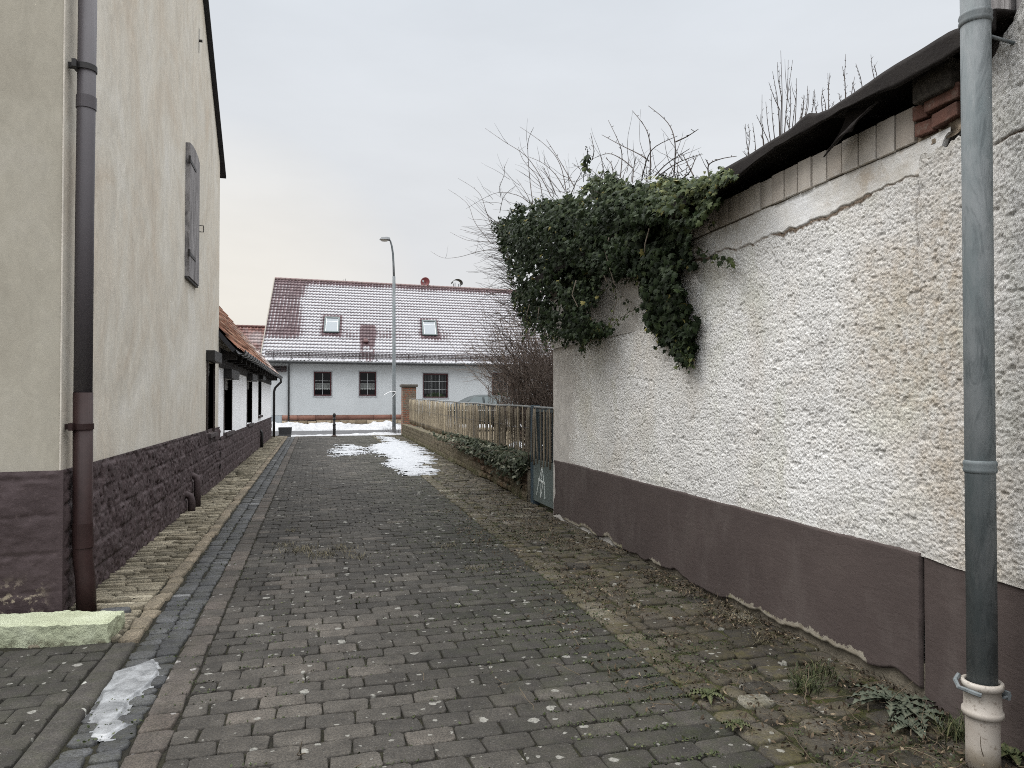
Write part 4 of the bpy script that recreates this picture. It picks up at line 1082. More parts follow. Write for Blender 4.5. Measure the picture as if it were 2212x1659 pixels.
M['roughcast'] = m.fin(c, .93, m.bump(m.noise(90, 5, .8), 1.0, .014), 0, .1)
m = MT('brown_plinth_paint')
c = m.ramp(m.noise(1.3, 6, .6), [(.3, (.056, .043, .040)), (.6, (.070, .054, .050)), (.8, (.082, .065, .059))])
c = m.mix(m.ramp(m.noise(2.4, 6, .7, m.map((1, 1, .4))), [(.5, 0), (.72, .5)]), c, (.115, .098, .09))
c = m.mix(m.ramp(m.noise(9, 5, .75), [(.6, 0), (.72, .4)]), c, (.05, .04, .038))
chip = m.attr('chip')
c = m.mix(m.math('MULTIPLY', m.ramp(m.math('ADD', chip, m.math('MULTIPLY_ADD', m.noise(24, 5, .7), 1.0, -.5)), [(.62, 0), (.66, 1)]), 1.0), c, m.ramp(m.noise(9, 5), [(.35, (.19, .165, .125)), (.55, (.27, .245, .2)), (.7, (.15, .14, .07))]))
c = m.mix(m.ramp(m.noise(34, 4, .6), [(.73, 0), (.75, .6)]), c, (.2, .18, .17))
gl = m.noise(26, 5, .65, m.map((1, .35, 1), rot=(.5, 0, 0)), .6)
M['plinth'] = m.fin(c, .8, m.bump(m.noise(190, 3, .6), .3, .003, m.bump(gl, .45, .008)), 0, .25)
M['footing'] = simple('old_footing', (.12, .105, .08), .95, .5, 6, .8, 25, .02)
y0w, y1w = 2.93, onX(1198, 900, 3.19).y
SH = thing('roughcast_shed', 'white roughcast shed wall with brown plinth and sagging bitumen roof on the right', 'shed', (3.15, y1w, 0))
zw = .79; zj_ = 2.79
def jag(y): return zj_+.05*(fbm(np.asarray(y)*2.3, 0, 0, 4, 201)-.5)*2+.02*(fbm(np.asarray(y)*14, 0, 0, 3, 203)-.5)*2
def grains(Y, Z, cell, s):
    y, z = Y/cell, Z/cell; iy, iz = np.floor(y).astype(np.int64), np.floor(z).astype(np.int64)
    best = np.zeros(np.shape(y))
    for a in (-1, 0, 1):
        for b_ in (-1, 0, 1):
            ja, jb_ = iy+a, iz+b_
            dd = (ja+_h(ja, jb_, 1, s)-y)**2+(jb_+_h(ja, jb_, 2, s)-z)**2
            best = np.maximum(best, (.35+.65*_h(ja, jb_, 3, s))*np.clip(1-dd/.62, 0, 1)**.6)
    return best
def rough(Y, Z, s):
    g = fbm(Y*95, Z*95, 0, 2, s, .6)-.5
    f1 = fbm(Y*82, Z*82, 0, 2, s+3, .6)
    lumps = np.clip(f1-.36, 0, .30)-.6*np.clip(.36-f1, 0, .3)
    scal = np.clip(fbm(Y*6+.8*Z, Z*17, 0, 4, s+7)-.5, -.04, .12)
    wave = fbm(Y*1.6, Z*1.6, 0, 3, s+9)-.5
    return .0100*grains(Y, Z, .0145, s+20)+.004*lumps+.015*scal+.010*wave-.010*np.clip(fbm(Y*19, Z*23, 0, 2, s+31)-.66, 0, .2)*5
ys = np.concatenate([np.arange(y0w+.06, 5.2, .005), np.arange(5.2, y1w+.004, .008)]); zs = np.arange(zw-.02, 3.0, .0052)
Y, Z = np.meshgrid(ys, zs, indexing='ij')
smooth_l = sstep(6.6, 8.4, Y+.5*(fbm(Y*1.5, Z*1.5, 0, 3, 215)-.5))
hgt = rough(Y, Z, 210)*(1-.55*smooth_l)
ramp_e = sstep(0, .018, Z-zw)                     # rounded render edge above the plinth
hgt = hgt*(.35+.65*sstep(0, .05, Z-zw))
below = sstep(-.004, .004, jag(Y)-Z)
crack = np.abs(Y-(3.06+.02*(fbm(Z*9, 0, 0, 3, 220)-.5)*2-.03*(Z-2.6)))
hgt = hgt-.010*sstep(.010, .0, crack)*sstep(1.9, 2.3, Z)
X = xw(Y)-.006-hgt*below+.02*(1-below)
deb = sstep(.0, .014, Z-jag(Y)+.10*np.clip(fbm(Y*3, Z*4, 0, 4, 231)-.36, 0, 1)*2.2*(.4+.9*sstep(5.2, 4.2, Y))*.5+.016+.02*(fbm(Y*30, Z*30, 0, 3, 233)-.5))*sstep(7.2, 5.8, Y)
deb = np.maximum(deb, .5*sstep(.006, .002, crack)*sstep(2.1, 2.5, Z))
st = sstep(.42, .66, fbm(Y*1.5, Z*1.0, 0, 5, 241))*sstep(4.6, 3.7, Y)*.75+.35*sstep(.55, .75, fbm(Y*2.2, Z*.5, 0, 4, 243))*sstep(6.3, 5, Y)
st = st+.35*sstep(3.45, 2.95, Y+.2*(fbm(Y*3, Z*2, 0, 3, 247)-.5))
gr = sstep(5.9, 8.6, Y+.8*(fbm(Y*1.2, Z*.8, 0, 4, 251)-.5)*2)*(.55+.6*fbm(Y*3, Z*.5, 0, 3, 253))+.3*sstep(.5, .7, fbm(Y*1.1, Z*1.1, 0, 4, 257))
edge_st = sstep(y1w-.25, y1w-.05, Y)*sstep(.5, .62, fbm(Y*9, Z*2, 0, 4, 259))
grid('wall', np.stack([X, Y, Z], -1), M['roughcast'], SH, True, {'stain': np.clip(np.maximum(st, edge_st), 0, 1), 'grime': np.clip(gr, 0, 1), 'debris': deb}, flip=True)
# smooth concrete tie beam above it
m = MT('whitewashed_concrete')
c = m.ramp(m.noise(1.6, 6, .65), [(.3, (.50, .47, .42)), (.5, (.66, .65, .63)), (.7, (.74, .745, .75))])
c = m.mix(m.ramp(m.noise(3.4, 6, .7), [(.55, 0), (.72, .7)]), c, (.40, .33, .25))
c = m.mix(m.ramp(m.noise(48, 4, .75), [(.62, 0), (.70, .6)]), c, (.22, .20, .18))
brd = m.noise(2.2, 3, .5, m.map((1, .15, 26)))
M['tie_beam'] = m.fin(c, .9, m.bump(m.noise(50, 4, .7), .5, .008, m.bump(brd, .25, .008)), 0, .15)
zs = np.linspace(0, 1, 26); Y, T = np.meshgrid(np.arange(2.83, y1w, .012), zs, indexing='ij')
jb = jag(Y)+.16*sstep(2.95, 2.85, Y); ztop_ = 2.975+.008*(fbm(Y*3, 0, 0, 3, 261)-.5)
Z = jb+(ztop_-jb)*T
X = np.minimum(xw(Y), 3.115-.13*(3.05-Y))-.011-.012*(fbm(Y*6, Z*9, 0, 4, 263)-.5)
X = np.where(T == 0, xw(Y)+.004, X)
grid('tie_beam', np.stack([X, Y, Z], -1), M['tie_beam'], SH, True, flip=True)
b = MB(); b.box(3.14, 3.5, 3.0, y1w-.002, 2.3, 2.97); b.box(3.17, 3.45, y0w, y1w-.004, -.1, 2.4)
b.box(3.45, 7.5, y1w-.3, y1w-.006, -.1, 2.9)
b.build('wall_core', simple('wall_core', (.42, .40, .37), .9), SH)
# brown plinth panel, chipped along the bottom
def zbot(y): return .012+.075*np.clip(fbm(np.asarray(y)*3.1, 0, 0, 4, 271)-.42, 0, 1)*2+.05*sstep(5.6, 3.0, np.asarray(y))
zs = np.linspace(0, 1, 64); Y, T = np.meshgrid(np.arange(3.055, y1w+.004, .015), zs, indexing='ij')
Z = zbot(Y)+(zw+.014*(fbm(Y*5, 0, 0, 4, 275)-.5)-zbot(Y))*T
chip = sstep(.13, 0, Z-zbot(Y))*.9*sstep(.25, .6, fbm(Y*2.1, 0, 0, 3, 277))
X = xw(Y)-.018-.008*(fbm(Y*3, Z*3, 0, 4, 279)-.5)
X[:, 0] += .03; X[:, -1] += .02
Yj = .012*(fbm(Z*9, Z*0, 0, 4, 281)-.5)*2-.006; Y = Y+Yj*.5*sstep(3.10, 3.055, Y); Y[0] = Y[1]; X[0] = 3.125
grid('plinth', np.stack([X, Y, Z], -1), M['plinth'], SH, True, {'chip': chip}, flip=True)
b = MB(); b.obox((float(xw(6.1))+.035, 6.1, .05), (.025, 0, 0), (.0125*3.1, 3.1, 0), (0, 0, .15)); b.build('footing', M['footing'], SH)
# row of clinker slips
m = MT('clinker_slip')
c = m.ramp(m.attr('tone'), [(0, (.36, .315, .27)), (.5, (.47, .425, .375)), (1, (.56, .52, .47))])
c = m.mix(.5, c, m.mix(1.0, c, m.ramp(m.noise(8, 4, .6, m.map((1, 1, .3))), [(.3, .7), (.7, 1.25)]), 'MULTIPLY'))
hz = m.n('ShaderNodeSeparateXYZ', {0: m.obj}).outputs[2]
c = m.mix(m.math('MULTIPLY', m.ramp(m.math('MULTIPLY_ADD', hz, -12.0, 36.4), [(.0, 0), (.9, 1)]), m.ramp(m.noise(11, 5, .7), [(.5, 0), (.54, .8)])), c, (.55, .53, .5))
M['clinker'] = m.fin(c, .7, m.bump(m.noise(30, 3), .2, .004), 0, .3)
V = []; F = []; T = []; y = 3.065
while y < y1w-.05:
    W_ = .126+U(-.002, .002); mb = MB(); a = U(-.012, .012)
    x = float(xw(y)); mb.obox((x+.02+U(-.004, .004), y+W_/2, 3.077), (.05, 0, 0), (0, W_/2, 0), (0, a*.1, .098+U(-.004, .004)))
    off = len(V); V += mb.v; F += [tuple(i+off for i in f) for f in mb.f]; T += [U(0, 1)]*8; y += W_+.013
o = npmesh('clinker_course', V, F, M['clinker'], SH, False, {'tone': T}); md = o.modifiers.new('bevel', 'BEVEL'); md.width = .004; md.segments = 2
b = MB(); b.box(3.115, 3.25, 3.06, y1w-.02, 2.97, 3.16); b.build('mortar_bed', simple('mortar', (.10, .085, .066), .95, .35, 12, .9, 40, .012), SH)
# broken brick end
m = MT('red_brick')
c = m.ramp(m.noise(7, 5, .65), [(.3, (.085, .046, .036)), (.55, (.13, .062, .046)), (.75, (.17, .11, .088))])
c = m.mix(m.ramp(m.noise(20, 4, .7), [(.55, 0), (.7, .5)]), c, (.20, .17, .14))
M['brick'] = m.fin(c, .85, m.bump(m.noise(40, 5), .6, .01))
for (ya, yb, za, zb_, dx) in ((2.955, 3.048, 3.076, 3.152, -.035), (2.74, 2.942, 3.082, 3.160, -.065), (2.925, 3.045, 2.992, 3.062, -.025), (2.76, 2.910, 2.998, 3.068, -.05)):
    b = MB(); x = 3.10+dx; b.obox((x+.06, (ya+yb)/2, (za+zb_)/2), (.07, U(-.004, .004), 0), (0, (yb-ya)/2, U(-.008, .008)), (0, 0, (zb_-za)/2)); o = b.build('brick', M['brick'], SH, bevel=.006)
A = np.linspace(0, 1, 60); Bq = np.linspace(0, 1, 40); P_, Q_ = np.meshgrid(A, Bq, indexing='ij')
Yb = 2.74+.33*P_; Zb = 2.93+.23*Q_
Xb = 3.095-.10*(3.05-Yb)+.055*(fbm(Yb*17, Zb*17, 0, 5, 283)-.5)+.012
grid('mortar_rubble', np.stack([Xb, Yb, Zb], -1), simple('mortar_lump', (.22, .18, .135), .95, .35, 9, .9, 60, .012), SH, True, flip=True)
# roof timbers and torn bitumen felt
m = MT('old_timber')
gn = m.noise(9, 5, .7, m.map((.25, 4, 4)), .8)
c = m.ramp(gn, [(.35, (.022, .019, .016)), (.6, (.055, .048, .04)), (.8, (.085, .077, .064))])
M['timber'] = m.fin(c, .9, m.bump(gn, .9, .01), 0, .15)
for (yc, xo, hw, zz0, zz1) in ((2.90, 2.99, .115, 3.165, 3.315), (5.50, 2.93, .07, 3.19, 3.28)):
    b = MB(); b.obox((xo+.5, yc, (zz0+zz1)/2), (.5, .03, .03), (0, hw, 0), (0, 0, (zz1-zz0)/2)); b.build('rafter', M['timber'], SH, bevel=.012)
m = MT('bitumen_felt')
c = m.ramp(m.noise(5, 6, .7), [(.3, (.012, .010, .0095)), (.6, (.020, .017, .0155)), (.8, (.036, .031, .027))])
c = m.mix(m.ramp(m.noise(60, 4, .7), [(.62, 0), (.72, .4)]), c, (.06, .054, .047))
M['felt'] = m.fin(c, .85, m.bump(m.noise(26, 5, .7), .5, .012), 0, .12)
ys = np.arange(2.45, 9.4, .03); t = np.linspace(0, 1, 40)
Y, T = np.meshgrid(ys, t, indexing='ij')
# traced edge line of the eave: top silhouette and lower lip
SIL = [onX((2600+x/1.784)/1.736, (100+y/1.784)/1.736, 2.95) for x, y in ((1830, 40), (1760, 62), (1700, 98), (1600, 158), (1500, 213), (1390, 275), (1290, 335), (1210, 390), (1130, 440), (1060, 485), (1000, 520), (930, 568), (850, 600), (790, 598), (750, 625), (720, 655), (680, 700), (640, 730), (520, 800), (410, 868), (300, 930), (200, 985), (100, 1045))]
LOW = [onX((2600+x/1.784)/1.736, (100+y/1.784)/1.736, 2.93) for x, y in ((1830, 150), (1695, 236), (1600, 285), (1500, 330), (1400, 380), (1300, 425), (1200, 478), (1100, 525), (1000, 575), (870, 640), (760, 705), (680, 750), (600, 800), (480, 880), (330, 990), (200, 1070), (100, 1130))]
def zt(y):
    return np.interp(y, [p.y for p in SIL], [p.z for p in SIL])
lip = zt(ys)-np.interp(ys, [p.y for p in LOW], [p.z for p in LOW])
x_e = 2.93+.03*(fbm(ys*1.2, 0, 0, 3, 291)-.5)*2
P = np.zeros((len(ys), len(t), 3))
prof = np.clip(T/.25, 0, 1); back = np.clip((T-.25)/.75, 0, 1)
zz = zt(Y)
P[..., 1] = Y+.01*(fbm(Y*4, T*5, 0, 3, 293)-.5)
P[..., 0] = x_e[:, None]+np.where(T < .25, .012*prof+.038*sstep(.8, 1, prof), .05+back*3.2)+.02*(fbm(Y*2.5, T*3, 0, 3, 294)-.5)
P[..., 2] = zz-lip[:, None]*(1-np.clip(prof/.82, 0, 1)**.9)-.012*(fbm(Y*5, 0, 0, 4, 299)-.5)*2*(T < .02)+back*.22+.02*(fbm(Y*2, T*4, 0, 3, 295)-.5)*np.clip(1-back*2, 0, 1)
fo = grid('roof_felt', P, M['felt'], SH, True); sd_ = fo.modifiers.new('solid', 'SOLIDIFY'); sd_.thickness = .02; sd_.offset = -1
b = MB(); b.box(3.02, 6.2, 2.6, 9.35, 3.235, 3.265) if False else None
bd = MB(); bd.add([(3.32, 2.6, 3.225), (6.2, 2.6, 3.40), (6.2, 9.35, 3.40), (3.32, 9.35, 3.225), (3.32, 2.6, 3.25), (6.2, 2.6, 3.425), (6.2, 9.35, 3.425), (3.32, 9.35, 3.25)], [(0, 3, 2, 1), (4, 5, 6, 7), (0, 1, 5, 4), (1, 2, 6, 5), (2, 3, 7, 6), (3, 0, 4, 7)])
bd.build('roof_boards', M['dark_roof'], SH)
# hanging torn flap of felt
Y, T = np.meshgrid(np.linspace(0, 1, 26), np.linspace(0, 1, 18), indexing='ij')
c00, c01 = onX(3180/1.736, 408/1.736, 2.97), onX(3295/1.736, 380/1.736, 2.97)
c10, c11 = onX(3085/1.736, 590/1.736, 2.985), onX(3235/1.736, 495/1.736, 3.0)
lerp = lambda p, q, k: np.array(p)+(np.array(q)-np.array(p))*k[..., None]
P = lerp(c00, c01, Y)*(1-T[..., None])+lerp(c10, c11, Y)*T[..., None]
P[..., 0] += .05*np.sin(Y*3.0+T*2.2)-.03*T+.02*(fbm(Y*4, T*4, 0, 3, 297)-.5)
fl = grid('felt_flap', P, M['felt'], SH, True); fl.modifiers.new('solid', 'SOLIDIFY').thickness = .008

# ------------------------------------------------------------------ neighbouring house at the far right with the zinc downpipe
HR = thing('roughcast_house', 'white roughcast house with brown plinth at the extreme right edge behind the zinc pipe', 'house', (3.1, 2.3, 0))
def xh(y): return 3.115-.13*np.minimum(3.05-np.asarray(y, float), 1.25)
ys = np.concatenate([np.arange(-.6, 1.9, .016), np.arange(1.9, 3.05, .0058)]); t = np.linspace(0, 1, 440)
Y, T = np.meshgrid(ys, t, indexing='ij')
topz = np.clip(3.12+(2.62-Y)*1.15, 2.86, 4.4)+.03*(fbm(Y*14, 0, 0, 3, 301)-.5)
topz = np.where(Y > 2.72, 2.86+.06*fbm(Y*20, 0, 0, 3, 303), topz)
z0_ = .775+.012*(fbm(Y*6, 0, 0, 3, 305)-.5)-.012*sstep(3.04, 2.9, Y)
Z = z0_+(topz-z0_)*T
hg = rough(Y, Z, 210)*(.3+.7*sstep(0, .05, Z-z0_))
X = xh(Y)-.012-hg
st = sstep(.42, .66, fbm(Y*1.5, Z*1.0, 0, 5, 241))*.75*sstep(2.4, 2.75, Y)+.35*sstep(2.5, 2.95, Y)*sstep(3.45, 2.95, Y)+.4*sstep(.5, .66, fbm(Y*2.5, Z*1.3, 0, 4, 315))*sstep(3.0, 2.7, Y)
cr_ = sstep(.010, .002, np.abs(Z-(2.79+.03*(fbm(Y*9, 0, 0, 3, 317)-.5)*2)))*sstep(2.62, 2.5, Y)
grid('wall', np.stack([X+.012*cr_, Y, Z], -1), M['roughcast'], HR, True, {'stain': np.clip(st, 0, 1), 'grime': np.clip(.35*fbm(Y*2, Z*2, 0, 3, 319), 0, 1), 'debris': cr_}, flip=True)
zs = np.linspace(0, 1, 60); Y, T = np.meshgrid(np.arange(-.6, 3.052, .012), zs, indexing='ij')
Z = -.05+(.782+.05)*T
X = xh(Y)-.006-.008*(fbm(Y*4, Z*4, 0, 4, 321)-.5)
grid('plinth', np.stack([X, Y, Z], -1), M['plinth'], HR, True, {'chip': sstep(.1, 0, Z)*.5}, flip=True)
b = MB(); b.add([(3.16, 3.0, -.05), (3.0, 1.8, -.05), (2.99, -3, -.05), (8, -3, -.05), (8, 3.0, -.05), (3.16, 3.0, 2.8), (3.0, 1.8, 3.9), (2.99, -3, 3.9), (8, -3, 3.9), (8, 3.0, 2.8)],
             [(0, 1, 6, 5), (1, 2, 7, 6), (2, 3, 8, 7), (3, 4, 9, 8), (5, 6, 7, 8, 9), (0, 4, 9, 5)])
b.build('wall_core', M['roughcast'], HR)
M['grey_board'] = M['grey_wood']
q = onX(2175, 100, 3.2)
b = MB()
for k in range(4): b.box(3.17+.02*(k % 2), 3.21+.02*(k % 2), 2.30+k*.14, 2.43+k*.14, 2.75, 4.3)
b.build('gable_boards', M['grey_board'], HR)
b = MB(); b.obox((3.06, 1.85, 3.66), (.16, 0, 0), (0, .5, 0), (0, 0, .16)); b.build('fascia_board', simple('dark_red_paint', (.045, .022, .022), .7, .3), HR, bevel=.01)
# downpipe
def pip(py): return onY(2119, py, 2.5)
xp = 2.815; yp = onX(2119, 1200, xp).y
zs_ = onX(2119, 1468, xp).z; zs2 = onX(2119, 1535, xp).z
b = MB(); b.tube([(xp, yp, zs_-.06), (xp, yp, 2.0), (xp, yp, 4.2)], .0585, 28); DP = b.build('downpipe', M['zinc'], HR, True); DP['label'] = 'grey zinc downpipe set in a cream plastic drain socket'
for yy in (1008, 35):
    z = onX(2119, yy, xp).z; b = MB()
    b.tube([(xp, yp, z-.028), (xp, yp, z-.024), (xp, yp, z-.012), (xp, yp, z), (xp, yp, z+.012), (xp, yp, z+.024), (xp, yp, z+.028)], [.059, .063, .066, .062, .066, .063, .059], 28)
    if yy < 100: b.tube([(xp+.05, yp, z-.06), (xp+.3, yp-.02, z-.1)], .008, 6)
    b.build('joint_bead', M['zinc'], DP, True)
m = MT('cream_plastic')
c = m.ramp(m.noise(4, 5, .6), [(.3, (.31, .275, .24)), (.6, (.38, .35, .31)), (.8, (.43, .405, .37))])
c = m.mix(m.ramp(m.noise(40, 3, .7), [(.58, 0), (.68, .7)]), c, (.14, .11, .085))
hz = m.n('ShaderNodeSeparateXYZ', {0: m.obj}).outputs[2]
c = m.mix(m.math('MULTIPLY', m.ramp(hz, [(.0, .8), (.14, 0)]), m.ramp(m.noise(9, 4), [(.4, 0), (.65, 1)])), c, (.2, .16, .10))
M['cream'] = m.fin(c, .5, None, 0, .4)
ro = .0735
b = MB(); prof = [(.066, -.05), (.066, .1), (.066, zs2-.022), (.066, zs2-.016), (ro+.004, zs2-.013), (ro+.006, zs2-.012), (ro+.007, zs2), (ro+.006, zs2+.010), (ro-.001, zs2+.014), (ro-.003, zs_-.032), (ro+.006, zs_-.028), (ro+.008, zs_-.015), (ro+.006, zs_-.002), (ro-.006, zs_), (ro-.010, zs_-.01), (ro-.012, zs_-.08)]
b.lathe((xp, yp, 0), prof, 36); b.build('drain_socket', M['cream'], DP, True)
b = MB(); zc_ = (zs_+zs2)/2+.012
b.tube([(xp-ro*math.cos(a)-.008, yp-ro*math.sin(a)*.9-.004, zc_+.02*math.cos(a)) for a in np.linspace(.75, 0, 5)]+[(xp-ro-.035, yp+.02, zc_+.03), (xp-ro-.02, yp+.05, zc_+.05), (xp-ro+.02, yp+.07, zc_+.06)], .010, 6)
b.tube([(xp+ro*.7, yp-ro*.75, zc_-.005), (xp+ro+.03, yp-.045, zc_-.005)], .006, 6); b.box(xp+ro+.005, xp+ro+.02, yp-.055, yp-.02, zc_-.02, zc_+.015); b.build('pipe_clamp', M['zinc'], DP)

# ------------------------------------------------------------------ garden retaining wall
G0, G1 = Vector((3.26, 10.72, 0)), Vector((3.80, 32.1, 0))
def gx_(y): return G0.x+(G1.x-G0.x)*(y-G0.y)/(G1.y-G0.y)
GW = thing('garden_wall', 'low crumbling rubble and brick garden wall along the right side of the lane', 'wall', (G0.x, G0.y, 0))
m = MT('rubble_wall')
c = m.ramp(m.attr('tone'), [(0, (.06, .042, .03)), (.35, (.115, .085, .062)), (.65, (.16, .122, .09)), (.85, (.12, .064, .045)), (1, (.19, .16, .122))])
c = m.mix(m.attr('render'), c, m.ramp(m.noise(4, 6, .65), [(.3, (.07, .059, .042)), (.55, (.115, .099, .07)), (.75, (.155, .137, .10))]))
c = m.mix(m.ramp(m.noise(5, 6, .7), [(.45, 0), (.65, .75)]), c, (.085, .075, .045))
hz = m.n('ShaderNodeSeparateXYZ', {0: m.obj}).outputs[2]
c = m.mix(m.math('MULTIPLY', m.ramp(hz, [(.0, .9), (.16, 0)]), m.ramp(m.noise(6, 5), [(.4, 0), (.6, 1)])), c, (.05, .058, .02))
M['rubble'] = m.fin(c, .95, m.bump(m.noise(26, 5, .7), .8, .02), 0, .1)
ys = np.arange(G0.y, G1.y, .018); zs = np.linspace(-.05, .50, 46)
Y, Z = np.meshgrid(ys, zs, indexing='ij')
h, rn = masonry(Y, Z, .24, .135, 401, .02)
ren = np.clip(sstep(14.8, 17.0, Y+2.2*(fbm(Y*1.1, Z*2, 0, 3, 405)-.5)*2)*.95+sstep(.56, .64, fbm(Y*1.3, Z*1.8, 0, 3, 407)), 0, 1)
Dp = (.055*h*(1-.9*ren)+.05*(rn-.5)*h*(1-ren))+.06*(fbm(Y*6, Z*6, 0, 5, 409, .6)-.5)+.03*ren
Dp = Dp+.03*(fbm(Y*.8, Z*.4, 0, 2, 411)-.5)*2
tone = np.clip(rn*.9+.1*vn(Y*8, Z*8)-.35*(1-h), 0, 1)
grid('wall', np.stack([gx_(Y)-Dp, Y, Z], -1), M['rubble'], GW, True, {'tone': tone, 'render': ren}, flip=True)
b = MB(); b.add([(G0.x-.03, G0.y, -.05), (G0.x+.35, G0.y, -.05), (G0.x+.35, G0.y, .5), (G0.x-.03, G0.y, .5)], [(0, 1, 2, 3)]); eo = b.build('end_face', M['footing'], GW)
ys = np.arange(G0.y-.02, G1.y, .03); t = np.linspace(0, 1, 20); Y, T = np.meshgrid(ys, t, indexing='ij')
X = gx_(Y)-.045+.36*T+.02*(fbm(Y*6, T*3, 0, 3, 415)-.5); Z = .50+.035*np.sin(np.pi*np.clip(T*1.4, 0, 1))**.5+.03*(fbm(Y*5, T*5, 0, 4, 417)-.5)
X = np.where(T == 0, X+.03, X); Z = np.where(T == 0, .46, Z)
m = MT('mossy_coping')
c = m.ramp(m.noise(4, 6, .7), [(.3, (.05, .043, .028)), (.5, (.095, .08, .055)), (.62, (.06, .06, .025)), (.75, (.115, .1, .072))])
M['coping'] = m.fin(c, .95, m.bump(m.noise(30, 5), .7, .015))
grid('coping', np.stack([X, Y, Z], -1), M['coping'], GW, True)
# raised garden ground behind it
ys = np.arange(9.3, 32.5, .25); xs = np.linspace(0, 1, 50)**1.6*22
Y, Xo = np.meshgrid(ys, xs, indexing='ij'); X = gx_(np.maximum(Y, 10.7))+.28+Xo
Z = .42-.1*sstep(0, 1, Xo)+.06*(fbm(X*1.3, Y*1.3, 0, 4, 421)-.5)
m = MT('garden_soil')
c = m.ramp(m.noise(2, 6, .7), [(.3, (.04, .032, .02)), (.5, (.10, .08, .05)), (.65, (.16, .13, .085)), (.75, (.06, .065, .028))])
M['garden'] = m.fin(c, .95, m.bump(m.noise(18, 5, .7), .8, .03))
tag(grid('garden_ground', np.stack([X, Y, Z], -1), M['garden'], None, True), kind='structure')
Yy = np.arange(14.5, 20, .06); Xx = np.arange(4.6, 6.4, .06)
X, Y = np.meshgrid(Xx, Yy, indexing='ij'); d = 1-((X-5.6)/.5)**2-((Y-18.5)/1.2)**2+.9*(fbm(X*2.5, Y*2.5, 0, 4, 425)-.5)
ms = (d[:-1, :-1] > 0)
tag(grid('snow_patch', np.stack([X, Y, .30+.16*sstep(-.1, .8, d)+0*X], -1), M['snow'], None, True, mask=ms), 'snow patch on the garden ground behind the paling fence', 'snow', 'snow patches on the ground', 'stuff')

# ------------------------------------------------------------------ chestnut paling fence
FE = thing('paling_fence', 'weathered chestnut paling fence with grey metal top rail above the low garden wall', 'fence', (gx_(11)+.1, 11, .5))
m = MT('paling_wood')
t = m.attr('tone')
c = m.ramp(t, [(0, (.08, .069, .054)), (.4, (.155, .133, .103)), (.75, (.24, .203, .148)), (1, (.36, .305, .215))])
c = m.mix(.6, c, m.mix(1.0, c, m.ramp(m.noise(20, 4, .7, m.map((1, 1, .12))), [(.3, .55), (.7, 1.35)]), 'MULTIPLY'))
M['paling'] = m.fin(c, .9, m.bump(m.noise(50, 4, .7, m.map((1, 1, .1))), .6, .006), 0, .1)
ztop_f = lambda y: float(np.interp(y, [9.2, 10.7, 14, 20, 26, 32], [1.47, 1.485, 1.50, 1.55, 1.60, 1.64]))
zbase_f = lambda y: float(np.interp(y, [10.4, 10.7, 32], [.72, .52, .56]))
def paling(mb, tones, y, z0, z1, xoff=None):
    xoff = float(np.interp(y, [11, 32], [.07, .30])) if xoff is None else xoff
    x = gx_(max(y, 10.0))+xoff; r = U(.0095, .0155); n = 5
    lean = RND.gauss(0, .02); ly = RND.gauss(0, .018)
    pts = [(x+lean*k/5+U(-.004, .004), y+ly*k/5+U(-.006, .006), z0+(z1-z0)*k/5) for k in range(6)]
    o = len(mb.v); mb.tube(pts, [r, r*U(.85, 1.1), r*U(.85, 1.1), r*U(.85, 1.1), r, r*.7], n)
    tn = min(1, max(0, RND.gauss(float(np.interp(y, [10, 13, 17, 22, 30], [.48, .50, .66, .86, .80])), .2)))
    tones += [tn]*(len(mb.v)-o)
mb = MB(); tones = []; y = 10.75
while y < 31.9:
    paling(mb, tones, y, zbase_f(y)+U(-.03, .03), ztop_f(y)+U(-.05, .01)); y += U(.075, .125)
o = mb.build('paling', M['paling'], FE, True); at_ = o.data.attributes.new('tone', 'FLOAT', 'POINT'); at_.data.foreach_set('value', tones)
M['rail'] = simple('rail_grey', (.12, .125, .122), .6, .3, 8, .3, 40, .004)
b = MB(); ys_ = np.arange(10.7, 32.01, 1.0)
b.tube([(gx_(y)+.105+.011*(y-11)+.01*math.sin(y*2), y, ztop_f(y)+.008*math.sin(y*1.7)) for y in ys_], .021, 8); b.build('top_rail', M['rail'], FE, True)
b = MB()
for z in (.15, .62):
    b.tube([(gx_(y)+.05+.011*(y-11)+.006*math.sin(y*31), y, zbase_f(y)+z+.01*math.sin(y*3)) for y in np.arange(10.7, 32, .25)], .004, 4)
b.build('wire', M['iron'], FE)
for y in (13.6, 16.2, 18.8, 21.4, 24.0, 26.6, 29.2):
    b = MB(); b.box(gx_(y)+.10+.011*(y-11), gx_(y)+.16+.011*(y-11), y-.03, y+.03, .45, ztop_f(y)-.01); b.build('post', M.setdefault('fp', M['gutter'] and M['rail']), FE)
